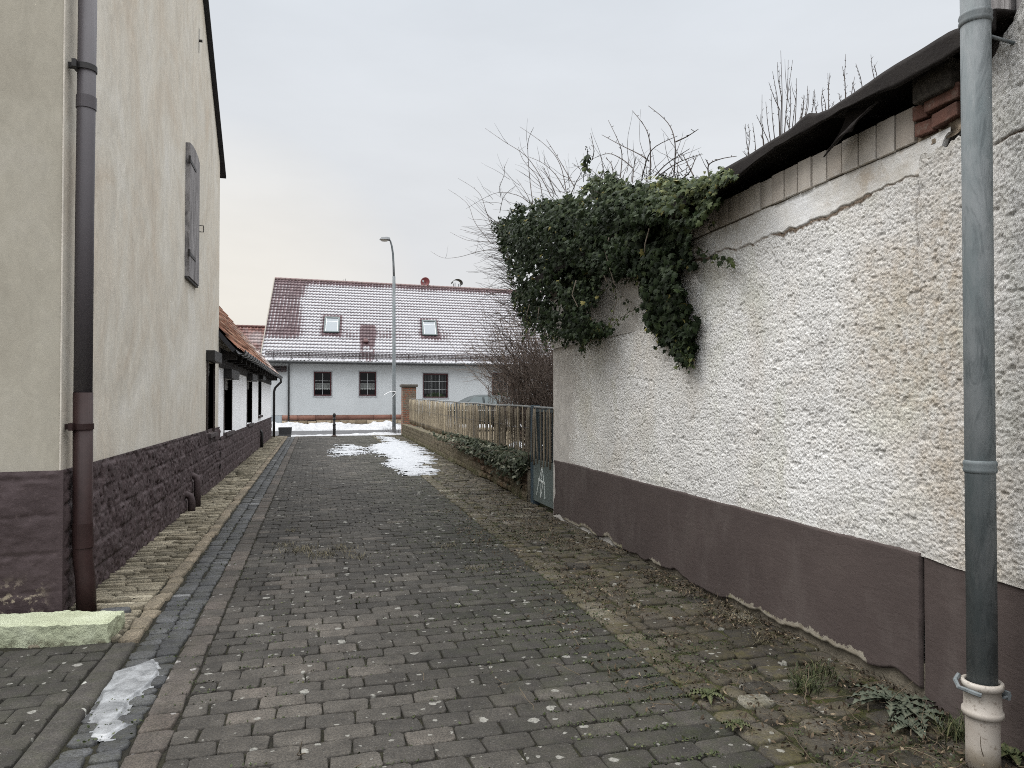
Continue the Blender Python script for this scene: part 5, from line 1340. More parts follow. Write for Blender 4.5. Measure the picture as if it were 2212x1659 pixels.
# metal gate
GT = thing('garden_gate', 'grey green sheet metal garden gate with a sprayed white A, beside the shed corner', 'gate', (3.22, 10.0, 0))
M['gate'] = simple('gate_green', (.085, .105, .10), .6, .18, 3, .2, 30, .004, 0, .35)
M['gate_frame'] = simple('gate_frame', (.035, .05, .055), .5, .2)
xg = 3.235; ga, gb_ = 9.22, 10.42
zt0, zb0 = .70, .07
b = MB(); b.box(xg, xg+.008, ga, gb_, zb0, zt0); b.build('sheet_panel', M['gate'], GT)
b = MB()
for y in (ga+.02, gb_-.02): b.box(xg+.01, xg+.05, y-.02, y+.02, zb0-.02, 1.46)
b.box(xg+.01, xg+.05, ga+.04, gb_-.04, 1.42, 1.46); b.box(xg+.01, xg+.05, ga+.04, gb_-.04, zt0-.05, zt0-.01); b.build('frame', M['gate_frame'], GT)
for y in (gb_+.10, ):
    b = MB(); b.box(xg-.0, xg+.12, y-.06, y+.06, -.05, 1.52); b.build('gate_post', simple('gate_post_blue', (.035, .055, .07), .55, .25), GT, bevel=.006)
b = MB(); y = ga+.06
while y < gb_-.03: b.box(xg+.02, xg+.032, y-.006, y+.006, zt0, 1.42); y += .16
b.build('bar', M['gate_frame'], GT)
mb = MB(); tones = []; y = ga+.05
while y < gb_+.25:
    paling(mb, tones, y, zt0-.07+U(-.03, .03), 1.47+U(-.04, .01), -.045+.0); y += U(.13, .24)
o = mb.build('paling', M['paling'], GT, True); at_ = o.data.attributes.new('tone', 'FLOAT', 'POINT'); at_.data.foreach_set('value', tones)
b = MB(); b.tube([(xg+.03, ga-.02, 1.475), (xg+.03, gb_+.3, 1.49)], .02, 8); b.build('top_rail', M['rail'], GT, True)
def c2(x, y): return ((1400+x/2.765)/1.736, (1350+y/2.765)/1.736)
mk = MB()
for st_ in (((1748, 1095), (1738, 1160), (1718, 1250), (1700, 1350), (1694, 1395)), ((1748, 1095), (1758, 1180), (1772, 1300), (1778, 1440)),
            ((1712, 1238), (1735, 1252), (1776, 1284)), ((1740, 1262), (1736, 1340), (1734, 1430)), ((1762, 1272), (1750, 1340), (1736, 1425)), ((1748, 1100), (1744, 1170), (1740, 1250))):
    for i in range(len(st_)-1):
        p, q = onX(*c2(*st_[i]), xg-.002), onX(*c2(*st_[i+1]), xg-.002)
        d = (q-p); w_ = Vector((0, -d.z, d.y)).normalized()*(.016 if st_[0] == (1712, 1238) else .0085)
        mk.obox((p+q)/2, d/2*1.06, w_, (.0015, 0, 0))
mk.build('painted_letter', simple('white_spray', (.52, .56, .54), .7, .15), GT)
# ------------------------------------------------------------------ leaves and twigs
def leaf_template(kind):
    if kind == 'ivy':
        o = [(0, 0), (.22, -.10), (.50, .10), (.30, .32), (.42, .58), (.16, .60), (0, 1.0), (-.16, .60), (-.42, .58), (-.30, .32), (-.50, .10), (-.22, -.10)]
    elif kind == 'oval':
        o = [(0, 0), (.26, .22), (.34, .5), (.2, .8), (0, 1.05), (-.2, .8), (-.34, .5), (-.26, .22)]
    else:
        o = [(0, 0), (.16, .3), (.2, .55), (0, 1.0), (-.18, .6), (-.15, .3)]
    o = np.array(o, float); n = len(o)
    z = -.28*np.abs(o[:, 0])-.12*(o[:, 1]-.4)**2
    V = np.concatenate([np.c_[o, z], [[0, .38, .05]]])
    F = np.array([(i, (i+1) % n, n) for i in range(n)])
    return V, F
def leaves(name, pos, nrm, tipdir, size, mat, parent, kind='ivy', tone=None):
    """one small lobed leaf per position"""
    V, F = leaf_template(kind); n = len(pos)
    nrm = nrm/np.linalg.norm(nrm, axis=1, keepdims=True)
    t = tipdir-nrm*(tipdir*nrm).sum(1, keepdims=True); t = t/(np.linalg.norm(t, axis=1, keepdims=True)+1e-9)
    s = np.cross(t, nrm)
    curl = rng.uniform(.4, 1.6, n)[:, None, None]
    P = pos[:, None]+size[:, None, None]*(V[None, :, 0:1]*s[:, None]+V[None, :, 1:2]*t[:, None]+curl*V[None, :, 2:3]*nrm[:, None])
    FF = (F[None]+np.arange(n)[:, None, None]*len(V)).reshape(-1, 3)
    tone = rng.uniform(0, 1, n) if tone is None else tone
    return npmesh(name, P.reshape(-1, 3), FF, mat, parent, False, {'tone': np.repeat(tone, len(V))})
def leaf_mat(name, stops, rough=.6, spec=.12):
    m = MT(name); c = m.ramp(m.attr('tone'), stops)
    c = m.mix(.4, c, m.mix(1.0, c, m.ramp(m.noise(45, 3, .6), [(.3, .6), (.7, 1.4)]), 'MULTIPLY'))
    return m.fin(c, rough, None, 0, spec)
M['ivy'] = leaf_mat('ivy_leaf', [(0, (.007, .012, .005)), (.45, (.016, .026, .009)), (.8, (.046, .060, .022)), (.97, (.095, .108, .038)), (1, (.17, .15, .05))])
M['ivy_pale'] = leaf_mat('ivy_leaf_pale', [(0, (.010, .014, .007)), (.5, (.022, .029, .014)), (.85, (.06, .066, .042)), (1, (.15, .153, .115))])
M['bark_pale'] = simple('ivy_stem', (.16, .135, .105), .9, .3)
M['twig_dark'] = simple('twig_dark', (.060, .048, .042), .85, .35, 9)
M['twig_thorn'] = simple('twig_thorn', (.075, .056, .045), .85, .45, 4)
M['twig_brown'] = simple('twig_brown', (.135, .098, .074), .85, .4, 3)
def inpoly(px, py, poly): return inside_dist(px, py, poly)
def c1(x, y): return ((1600+x/1.659)/1.736, (400+y/1.659)/1.736)
OUT = np.array([c1(*p) for p in ((420, 800), (470, 900), (540, 1100), (560, 1240), (600, 1340), (700, 1400), (810, 1432), (900, 1440), (960, 1475), (1010, 1440), (1140, 1400), (1000, 1290), (1040, 1180), (1070, 1060), (1180, 1010), (1330, 1050), (1345, 1200), (1360, 1330), (1400, 1370), (1470, 1450), (1500, 1540), (1560, 1530), (1640, 1585), (1660, 1500), (1640, 1330), (1600, 1200), (1550, 1050), (1560, 990), (1640, 970), (1620, 860), (1610, 780), (1700, 700), (1790, 600), (1800, 500), (1950, 430), (1850, 402), (1720, 450), (1600, 450), (1500, 432), (1400, 450), (1300, 470), (1180, 425), (1060, 430), (1010, 440), (960, 520), (850, 570), (700, 575), (600, 610), (530, 645), (430, 720))])
IV = thing('wall_ivy', 'big dark green ivy bush hanging over the far end of the shed wall', 'ivy', (3.1, 8.6, 2.2))
def ivy_front_x(px, py):
    """surface of the ivy in world X for a reference pixel: hugging the wall near the camera, bulging behind the corner"""
    k = np.interp(px, [1060, 1100, 1180, 1230, 1300, 1380, 1600], [2.86, 2.74, 2.68, 2.72, 2.78, 2.80, 2.80]) if py < 480 else np.interp(px, [1060, 1100, 1180, 1230, 1300, 1380, 1600], [2.86, 2.74, 2.68, 2.72, 2.80, 2.90, 2.98])
    up = np.interp(py, [370, 430, 520, 640, 780], [.10, .02, 0, .07, .13])
    return k+up
pos = []; nr = []; ts = []; sz = []; tn = []
def ivy_sample(n, depth_lo, depth_hi, jit, gaps=True, big=1.0):
    PX = rng.uniform(1040, 1615, n*4); PY = rng.uniform(355, 795, n*4)
    D_ = inside_dist(PX, PY, OUT); NZ = (fbm(PX*.045, PY*.045, 0, 4, 501)-.48)*36+(fbm(PX*.14, PY*.10, 0, 2, 503)-.5)*26
    GP = fbm(PX*.022, PY*.022, 0, 3, 507); BU = .16*(fbm(PX*.016, PY*.016, 0, 3, 511)-.5)*2
    c = 0
    for px, py, d, nz, gap, bulge in zip(PX, PY, D_, NZ, GP, BU):
        if c >= n: break
        if d+nz+U(-jit, jit) < (0 if gaps else 14): continue
        if gaps and d > 12 and gap < .40 and U(0, 1) < .85: continue
        x = float(ivy_front_x(px, py))+bulge+U(depth_lo, depth_hi)
        p = onX(px, py, min(x, 3.08) if px > 1215 and py > 470 else x)
        pos.append(p); c += 1
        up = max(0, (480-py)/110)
        nr.append(Vector((-.8+RND.gauss(0, .45), -.45+RND.gauss(0, .45), .2+.4*up+RND.gauss(0, .4))))
        ts.append(Vector((RND.gauss(-.1, .4), RND.gauss(0, .5), -1+.25*up+RND.gauss(0, .3))))
        s = U(.035, .074) if (px > 1330 and py > 440) else U(.028, .066)
        if d+nz < 6: s *= .8
        sz.append(s*big)
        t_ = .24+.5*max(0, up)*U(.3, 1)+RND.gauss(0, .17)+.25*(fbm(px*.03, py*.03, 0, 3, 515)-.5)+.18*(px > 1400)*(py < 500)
        tn.append(min(.98, max(0, t_)) if U(0, 1) > .012 else 1.0)
ivy_sample(9500, -.08, .12, 5)
ivy_sample(6500, .08, .40, 3)
ivy_sample(5500, .38, .85, 3, False, 1.7)
leaves('foliage', np.array(pos), np.array(nr), np.array(ts), np.array(sz), M['ivy'], IV, 'ivy', np.array(tn))
# trailing shoots with small leaves
def trail(pts, x, n, s0, s1):
    P = [onX(*c1(*p), x) for p in pts]; L = []
    for i in range(len(P)-1):
        for k in range(6): L.append(P[i].lerp(P[i+1], k/6)+Vector((U(-.01, .01), U(-.01, .01), U(-.01, .01))))
    L.append(P[-1]); stm.tube(L, .0035, 4)
    for k in range(n):
        q = L[min(len(L)-1, int(k/n*len(L)))]+Vector((U(-.05, -.005), U(-.035, .035), U(-.04, .03)))
        tp_.append(q); tnr.append(Vector((-1+RND.gauss(0, .3), -.2+RND.gauss(0, .4), .2+RND.gauss(0, .3)))); tt.append(Vector((0, RND.gauss(-.3, .7), -1))); tsz.append(U(s0, s1))
stm = MB(); tp_ = []; tnr = []; tt = []; tsz = []
trail(((1640, 860), (1720, 900), (1790, 945), (1860, 950), (1915, 965)), 3.04, 34, .03, .06)
trail(((1690, 720), (1760, 712), (1800, 716)), 3.02, 14, .025, .05)
trail(((1350, 1235), (1260, 1280), (1200, 1320), (1130, 1370)), 3.06, 30, .025, .05)
trail(((1170, 1020), (1190, 1130), (1240, 1200), (1290, 1225)), 3.06, 18, .02, .04)
trail(((1130, 860), (1130, 960), (1170, 1100), (1180, 1230), (1130, 1380)), 3.02, 22, .02, .045)
trail(((1000, 1385), (1080, 1420), (1140, 1400)), 3.06, 22, .04, .07)
trail(((1330, 1080), (1220, 1080), (1100, 1150), (1010, 1200)), 3.05, 24, .025, .05)
for k in range(46):
    px = U(1075, 1500); cand = [py for py in range(560, 790, 6) if float(inside_dist(np.array([px]), np.array([float(py)]), OUT)[0]) > 3]
    if not cand: continue
    py = max(cand)-U(0, 14); L = U(14, 42); q = ((px*1.736-1600)*1.659, (py*1.736-400)*1.659); dx = U(-14, 14)
    trail((q, (q[0]+dx*1.4, q[1]+L*1.4), (q[0]+dx*3, q[1]+L*2.6)), float(ivy_front_x(px, py))+U(0, .1) if px < 1215 else 3.05, int(L*.55), .02, .05)
leaves('trailing_leaves', np.array(tp_), np.array(tnr), np.array(tt), np.array(tsz), M['ivy'], IV, 'ivy')
for pts in (((1385, 760), (1360, 850), (1355, 910)), ((1135, 815), (1110, 900), (1140, 1010), (1170, 1110)), ((930, 1080), (905, 1170), (940, 1245)), ((1100, 1040), (1120, 1090)), ((700, 1250), (690, 1330)), ((640, 1230), (615, 1330))):
    x = 2.70 if pts[0][0] < 1000 else 2.80
    stm.tube([onX(*c1(*p), x) for p in pts], .006, 5)
stm.build('stems', M['bark_pale'], IV, True)
# berry umbels
bm_ = MB()
UMB = [(1000, 262), (975, 420), (1022, 428), (1095, 432), (965, 508), (1370, 425), (1390, 408), (720, 560), (875, 525), (1140, 450), (1185, 440), (1240, 470), (1530, 430), (1550, 420), (1475, 430), (1680, 455), (560, 600), (590, 610), (660, 590), (455, 690), (440, 760), (1620, 440), (1580, 440), (520, 660), (1330, 470)]
for x, y in UMB:
    c = onX(*c1(x, y), 2.95)
    for k in range(16):
        v = Vector((RND.gauss(0, 1), RND.gauss(0, 1), RND.gauss(.25, 1))).normalized()*U(.022, .034)
        q = c+v; r = .0062
        bm_.add([q+Vector(d)*r for d in ((1, 0, 0), (-1, 0, 0), (0, 1, 0), (0, -1, 0), (0, 0, 1), (0, 0, -1))], [(0, 2, 4), (2, 1, 4), (1, 3, 4), (3, 0, 4), (2, 0, 5), (1, 2, 5), (3, 1, 5), (0, 3, 5)])
    bm_.tube([c-Vector((0, 0, .09)), c], .004, 4)
c = onX(*c1(1000, 275), 2.95); bm_.tube([c, onX(*c1(1000, 400), 2.97)], .006, 5)
bm_.build('berries', simple('ivy_berry', (.022, .024, .02), .6, .4), IV)
n = 26; c = onX(*c1(995, 330), 2.95)
leaves('flower_shoot', np.array([c+Vector((U(-.03, .03), U(-.06, .06), U(-.12, .06))) for _ in range(n)]), rng.normal(0, .6, (n, 3))+np.array((-.6, -.4, .3)), np.tile((0, .1, -1.), (n, 1))+rng.normal(0, .35, (n, 3)), rng.uniform(.05, .09, n), M['ivy'], IV, 'oval')

# ------------------------------------------------------------------ bare shrubs
CLAMP = [False]
def curve(p0, d, L, n, bend, r0, mb, wig=.08, rt=.25, sides=5):
    """a wandering, bending twig; returns its points"""
    p = Vector(p0); d = Vector(d).normalized(); pts = [p.copy()]; st = L/n
    for k in range(n):
        d = (d+Vector(bend)*st+Vector((RND.gauss(0, wig), RND.gauss(0, wig), RND.gauss(0, wig)))).normalized()
        p = p+d*st
        if CLAMP[0] and p.z < 2.0: p.x = max(p.x, gx_(max(p.y, 10.7))+.26+.011*(p.y-11))      # stays behind the fence
        if p.z < .03: p.z = .03
        pts.append(p.copy())
    mb.tube(pts, [r0*(1-(1-rt)*i/n) for i in range(n+1)], sides, False)
    return pts, d
def catmull(P, n=5):
    out = []
    for i in range(len(P)-1):
        a, b_, c, d = P[max(i-1, 0)], P[i], P[i+1], P[min(i+2, len(P)-1)]
        for k in range(n):
            t = k/n
            out.append(.5*((2*b_)+(c-a)*t+(2*a-5*b_+4*c-d)*t*t+(3*b_-a-3*c+d)*t**3))
    out.append(P[-1]); return out
# long arching shoots growing out of the ivy
SHB = thing('climber_shoots', 'long bare arching twigs rising against the sky out of the ivy', 'bare shrub', (3.5, 9.5, .4))
mb = MB()
TR = [((365, 135), (480, 215), (610, 300), (700, 420), (775, 560)), ((580, 125), (740, 240), (830, 360), (870, 540)), ((195, 445), (320, 530), (370, 650), (420, 800)), ((135, 515), (250, 600), (300, 720), (400, 850)),
      ((245, 635), (420, 540), (560, 550), (640, 600)), ((665, 130), (630, 230), (640, 430), (660, 600)), ((745, 205), (830, 340), (920, 500)), ((1020, 165), (1040, 270), (1030, 330)), ((1090, 175), (1200, 235), (1330, 300), (1385, 340)),
      ((1130, 85), (1190, 210), (1215, 300), (1205, 440)), ((1280, 25), (1360, 130), (1390, 240), (1390, 420)), ((1380, -5), (1500, 100), (1545, 230), (1538, 430)), ((1690, 140), (1620, 185), (1550, 218)), ((1560, 182), (1400, 270), (1340, 440)),
      ((25, 900), (100, 940), (200, 935), (330, 900), (450, 880)), ((145, 780), (250, 830), (380, 840), (460, 850)), ((207, 762), (330, 795), (430, 810)), ((1928, 308), (1830, 325), (1755, 362), (1757, 440)), ((1735, 325), (1755, 362)),
      ((1712, 293), (1560, 350), (1430, 440)), ((1635, 262), (1500, 350), (1420, 430)), ((480, 360), (483, 420), (455, 500), (462, 560)), ((555, 490), (480, 560), (455, 660)), ((1030, 325), (1130, 292), (1220, 330), (1280, 380)), ((905, 350), (960, 400), (930, 470), (900, 540)),
      ((630, 310), (720, 350), (800, 420), (860, 520)), ((560, 450), (620, 540), (650, 610)), ((1115, 320), (1150, 360), (1160, 420)), ((1305, 312), (1290, 370), (1280, 470)), ((1085, 310), (1095, 370), (1105, 430)), ((1680, 300), (1640, 400), (1600, 440)), ((1590, 290), (1620, 350), (1660, 430)), ((720, 370), (760, 440), (800, 540)), ((570, 250), (600, 330), (690, 440), (720, 560))]
for T_ in TR:
    x = U(2.95, 3.35)
    P = [onX(*c1(*p), x+U(-.05, .05)) for p in T_]
    q = catmull(P, 5); n = len(q)
    mb.tube(q, [.0025+.0042*(i/(n-1)) for i in range(n)], 5, False)
    for i in range(2, n-2, 2):                       # side buds and spurs
        d = Vector((U(-1, 1), U(-1, 1), U(-.2, 1))).normalized()*U(.015, .04)
        mb.tube([q[i], q[i]+d], [.004, .0025], 4, False)
        if U(0, 1) < .14: curve(q[i], (U(-.8, .6), U(-.5, .5), U(.2, 1)), U(.15, .45), 6, (0, 0, .3), .0035, mb, .1)
for k in range(80):                                 # finer tangle round the edge of the crown
    px = U(1055, 1500); py = U(385, 560) if px < 1130 else U(380, 450)
    if px > 1340: py = U(370, 400)
    p = onX(px, py, U(2.9, 3.3))
    dirn = Vector((-.7*(1 if px < 1180 else U(-1, .8)), U(-.3, .5), U(.1, 1.1)))
    curve(p, dirn, U(.2, .6), 8, (-.25, 0, .1), .0035, mb, .13)
for k in range(130):                                 # side sprays left of the ivy
    py = U(480, 700); px = 1060+(py-480)*.25
    p = onX(px+20, py, U(2.95, 3.2)); curve(p, (-1, U(-.4, .4), U(-.25, .65)), U(.25, .8), 9, (-.2, 0, U(-.5, .6)), .0045, mb, .12)
mb.build('twigs', M['twig_dark'], SHB, True)

def shrub(name, label, base, nst, Lr, lean, mat, spread=.5, sub=5, bend=(-.12, 0, -.05), r=.011, group=None, wig=.07):
    t = thing(name, label, 'bare shrub', base, group); mb = MB(); CLAMP[0] = True
    for k in range(nst):
        p0 = Vector(base)+Vector((RND.gauss(0, spread*.5), RND.gauss(0, spread), 0))
        d = Vector((lean[0]+RND.gauss(0, .35), lean[1]+RND.gauss(0, .35), 1))
        L = U(*Lr); pts, dd = curve(p0, d, L, 14, bend, r*U(.6, 1.2), mb, wig)
        for j in range(sub):
            q = pts[int(U(4, 14))]; s = curve(q, (RND.gauss(lean[0], .7), RND.gauss(0, .7), U(-.1, 1)), U(.25, .9), 8, (bend[0], 0, U(-.4, .3)), r*.42, mb, wig*1.6)[0]
            if U(0, 1) < .6: curve(s[4], (RND.gauss(0, .8), RND.gauss(0, .8), U(-.2, 1)), U(.12, .4), 5, (0, 0, 0), r*.3, mb, .12, sides=4)
    CLAMP[0] = False; mb.build('branches', mat, t, True); return t
b1 = onY(1135, 870, 15.0); b2 = onY(1165, 860, 12.8); b3 = onY(1080, 862, 20)
shrub('bare_shrub', 'dense thorny brown bare shrub crowding behind the gate under the ivy', (b2.x+.65, 12.6, .40), 300, (1.9, 3.6), (-.28, -.05), M['twig_thorn'], .75, 11, (-.05, 0, -.10), .010, 'bare shrubs behind the fence', .10)
shrub('bare_shrub', 'light brown upright bare shrub fanning out behind the middle of the fence', (b1.x+.35, 15.0, .40), 70, (2.0, 3.9), (-.26, 0), M['twig_brown'], .45, 6, (-.03, 0, .12), .010, 'bare shrubs behind the fence')
shrub('bare_shrub', 'loose reddish bare shrub further back in front of the grey house wall', (b3.x+1.3, 20, .40), 40, (2.0, 4.0), (-.10, 0), M['twig_brown'], .6, 6, (-.03, 0, .08), .010, 'bare shrubs behind the fence')
# leafless young tree behind the shed roof
TB = thing('bare_tree', 'leafless young tree with upright shoots showing above the shed roof', 'tree', (6.3, 9.4, 0)); mb = MB()
def c33(x, y): return ((2600+x/1.784)/1.736, (100+y/1.784)/1.736)
hubs = [Vector((6.3, 9.5, 2.2)), Vector((6.9, 9.3, 2.3)), Vector((7.6, 9.2, 2.2))]
mb.tube([(6.3, 9.4, -.05), (6.32, 9.45, 1.2), (6.5, 9.4, 2.2)], [.09, .07, .05], 8)
mb.tube([(6.32, 9.45, 1.0), (6.9, 9.3, 2.0)], [.05, .03], 7); mb.tube([(6.32, 9.45, 1.1), (7.2, 9.3, 1.8), (7.6, 9.2, 2.2)], [.05, .04, .03], 7)
for xt, yt, xb, yb in ((585, 160, 592, 760), (665, 222, 610, 700), (635, 222, 612, 690), (530, 300, 575, 640), (505, 372, 580, 560), (562, 238, 590, 470), (460, 455, 470, 820), (520, 450, 545, 760), (485, 503, 520, 790), (348, 650, 380, 890), (397, 645, 420, 860), (370, 650, 365, 850), (330, 832, 385, 890), (422, 590, 500, 760), (650, 395, 640, 700), (690, 345, 680, 680), (693, 415, 660, 690), (765, 395, 745, 620), (812, 420, 790, 600), (815, 450, 828, 600), (775, 425, 740, 650), (900, 310, 905, 580), (914, 308, 908, 570), (868, 405, 865, 580), (860, 430, 890, 590), (942, 500, 930, 575), (1020, 182, 1022, 500), (997, 265, 1018, 490), (1080, 335, 1055, 480), (1087, 247, 1135, 430), (1062, 370, 1090, 470), (975, 445, 1000, 520), (1188, 187, 1218, 380), (1208, 250, 1232, 375), (1152, 405, 1158, 425), (735, 455, 720, 640), (745, 460, 700, 690), (615, 560, 650, 720), (480, 790, 520, 800), (450, 725, 470, 760)):
    Y_ = U(9.0, 9.8); p, q = onY(*c33(xt, yt), Y_), onY(*c33(xb, yb), Y_)
    hb = min(hubs, key=lambda h: (h-q).length)
    mid = q.lerp(p, .5)+Vector((U(-.03, .03), 0, 0))
    mb.tube([hb, q, mid, p], [.010, .0075, .0055, .0028], 5, False)
    for k in range(1, 7):
        a = q.lerp(p, k/7); mb.tube([a, a+Vector((U(-.03, .03), U(-.03, .03), U(.01, .04)))], [.005, .0022], 4, False)
    if U(0, 1) < .35: a = q.lerp(p, U(.2, .6)); curve(a, (U(-.6, .6), 0, 1), (p-q).length*.4, 6, (0, 0, .6), .005, mb, .05)
mb.build('branches', M['twig_dark'], TB, True)

# ------------------------------------------------------------------ ivy on the garden wall
GI = thing('garden_ivy', 'leafy pale edged ivy spilling over the top of the low garden wall', 'ivy', (3.3, 13, .5))
pos = []; nr = []; ts = []; sz = []
while len(pos) < 3600:
    y = 10.7+abs(RND.gauss(0, 1))**.9*4.4
    if y > 21.5: continue
    dens = .3+.7*float(sstep(21, 12, y))*(.5+fbm(y*1.3, 0, 0, 3, 521))
    if U(0, 1) > dens: continue
    drop = abs(RND.gauss(0, .16))*float(np.interp(y, [10.7, 12.5, 15, 18, 21], [1.0, .75, .55, .4, .2]))
    side = U(0, 1) < .6
    z = .56-drop*U(.2, 1)+U(0, .14) if side else .56+U(0, .2)
    x = gx_(y)-U(.03, .20) if side else gx_(y)-.05+U(0, .25)
    pos.append((x, y, z)); nr.append((-.7+RND.gauss(0, .5), -.4+RND.gauss(0, .5), .6+RND.gauss(0, .4))); ts.append((RND.gauss(-.3, .5), RND.gauss(0, .6), -.7+RND.gauss(0, .4))); sz.append(U(.05, .10))
leaves('foliage', np.array(pos), np.array(nr), np.array(ts), np.array(sz), M['ivy_pale'], GI, 'ivy')
mb = MB()
for k in range(40): curve((gx_(12)+U(-.1, .2), U(10.7, 17), .55), (U(-1, 0), U(-1, 1), .3), U(.3, .9), 7, (0, 0, -1.2), .004, mb, .2)
mb.build('stems', M['twig_brown'], GI, True)

# ------------------------------------------------------------------ litter, grass and weeds
m = leaf_mat('dead_leaf', [(0, (.022, .016, .011)), (.5, (.050, .036, .023)), (.85, (.09, .066, .042)), (1, (.24, .19, .13))], .8, .2); M['dead'] = m
pos = []; sz = []
while len(pos) < 7000:
    y = 2.2+abs(RND.gauss(0, 1))*5.2
    if y > 26: continue
    wl_ = 3.12 if y < 9.2 else (3.2 if y < 10.7 else gx_(y)-.05)
    x = wl_-abs(RND.gauss(0, .55)) if U(0, 1) < .65 else wl_-U(0, 1.5)
    cl = fbm(x*2.6, y*2.6, 0, 4, 531)
    if x < 1.2 or cl < .47-.12*float(sstep(5.5, 9.5, y)): continue
    pos.append((x, y, .012+U(0, .02))); sz.append(U(.012, .038))
n = len(pos)
o = leaves('leaf_litter', np.array(pos), rng.normal(0, .6, (n, 3))+np.array((0, 0, .7)), rng.normal(0, 1, (n, 3)), np.array(sz), M['dead'], None, 'long')
tag(o, 'brown withered leaf litter scattered along the foot of the right wall', 'leaf litter', None, 'stuff')
mb = MB()
for k in range(420):
    y = 2.4+abs(RND.gauss(0, 1))*4.6; wl_ = 3.1 if y < 9.2 else gx_(max(y, 10.7))-.1
    x = wl_-abs(RND.gauss(0, .6))
    if U(0, 1) < .15: x = U(-.4, 2.4)
    if y > 18 or fbm(x*2.6, y*2.6, 0, 4, 531) < .45: continue
    curve((x, y, .018), (U(-1, 1), U(-1, 1), .1), U(.05, .28), 6, (0, 0, -.3), U(.0012, .003), mb, .22, .5, 4)
o = mb.build('twig_litter', simple('dry_stalk', (.10, .078, .052), .9, .4), None, True)
tag(o, 'thin dry twigs and stalks strewn over the right side of the paving', 'twigs', None, 'stuff')
# joint moss and tiny weeds in the paving
M['grass_dry'] = leaf_mat('dry_grass', [(0, (.05, .043, .025)), (.5, (.10, .087, .055)), (1, (.17, .15, .10))], .8, .2)
M['grass'] = leaf_mat('green_grass', [(0, (.020, .027, .010)), (.6, (.040, .050, .019)), (1, (.10, .098, .045))], .7, .25)
M['thistle'] = leaf_mat('thistle_leaf', [(0, (.026, .034, .023)), (.6, (.045, .054, .037)), (1, (.10, .105, .075))], .7, .25)
pos = []; sz = []; tn = []
while len(pos) < 13000:
    if U(0, 1) < .72: y = 1.6+abs(RND.gauss(0, 1))*6.5; x = right_edge(y)+RND.gauss(.35, .55)
    else: y = 1.5+abs(RND.gauss(0, 1))*5; x = U(-1.1, 2.2)
    if x > 3.1 or y > 22: continue
    if fbm(x*3.1, y*3.1, 0, 4, 541) < .50+(.07 if x < 1 else 0): continue
    if x < right_edge(y) :
        row = round((y+2.4)/.1505); y = -2.4+row*.1505+RND.gauss(0, .008)
    pos.append((x, y, .002+U(0, .008))); sz.append(U(.008, .02)); tn.append(min(1, max(0, RND.gauss(.35, .25))))
n = len(pos)
o = leaves('joint_weeds', np.array(pos), rng.normal(0, .5, (n, 3))+np.array((0, 0, .8)), rng.normal(0, 1, (n, 3)), np.array(sz), M['grass'], None, 'oval', np.array(tn))
tag(o, 'low moss and tiny weeds growing in the paving joints', 'weeds', None, 'stuff')
def tuft(c, n, h, mat, spread=.05, flat=.6):
    V = []; F = []; T = []
    for k in range(n):
        a = U(0, 2*math.pi); p = Vector(c)+Vector((RND.gauss(0, spread), RND.gauss(0, spread), 0)); L = h*U(.5, 1.15); lean = U(.1, flat)*1.5
        d = Vector((math.cos(a)*lean, math.sin(a)*lean, 1)).normalized(); s = Vector((-math.sin(a), math.cos(a), 0))*U(.0015, .003)
        mid = p+d*L*.55; tip = p+d*L*.85+Vector((math.cos(a), math.sin(a), -.25))*L*.35*lean
        tip.z = max(tip.z, .012); mid.z = max(mid.z, .01)
        o = len(V); V += [p-s, p+s, mid+s*.8, mid-s*.8, tip]; T += [U(0, 1)]*5
        F += [(o, o+1, o+2), (o, o+2, o+3), (o+3, o+2, o+4)]
    return V, F, T
def one_tuft(label, c, n, h, mat, spread, flat, group):
    V, F, T = tuft(c, n//2 if mat is M['grass_dry'] else n, h, mat, spread, flat)
    o = npmesh('grass_tuft', V, F, mat, None, False, {'tone': T}); tag(o, label, 'grass', group)
dg = 'dry grass tufts on the lane'
for px, py, n, h, s, lab in ((650, 1190, 260, .09, .10, 'wide flat tuft of dry straw coloured grass, leftmost on the lane'), (700, 1200, 280, .09, .11, 'wide straw grass tuft just right of the leftmost one on the lane'), (620, 1178, 130, .07, .07, 'small dry grass tuft above the wide straw tufts'), (745, 1185, 160, .08, .08, 'dry grass tuft right of the wide straw tufts on the lane'), (770, 1205, 120, .07, .07, 'thin dry grass tuft nearest the camera of the straw group'), (630, 1148, 110, .06, .05, 'lone reddish dry tuft farthest up the lane'), (1025, 1230, 120, .06, .06, 'dry tuft near the mossy strip in mid lane'), (970, 1180, 160, .07, .09, 'pale dry tuft beside the mossy strip')):
    p = onZ(px, py); one_tuft(lab, (p.x, p.y, 0), n, h, M['grass_dry'], s, 1.2, dg)
gg = 'grass tufts along the right wall'
for px, py, n, h, s, lab in ((1775, 1462, 130, .11, .07, 'green grass tuft at the middle of the right plinth foot'), (1740, 1490, 150, .12, .05, 'small yellowing grass tuft in front of the green one by the plinth'), (2068, 1590, 170, .14, .05, 'green grass tuft touching the cream drain socket'), (1590, 1340, 130, .11, .06, 'dry grass tuft by the chipped plinth foot farther back'), (1640, 1385, 110, .1, .05, 'withered tuft with pale leaf by the plinth')):
    p = onZ(px, py); one_tuft(lab, (min(p.x, 3.06), p.y, 0), n, h, M['grass'] if 'green' in lab else M['grass_dry'], s, .9, gg)
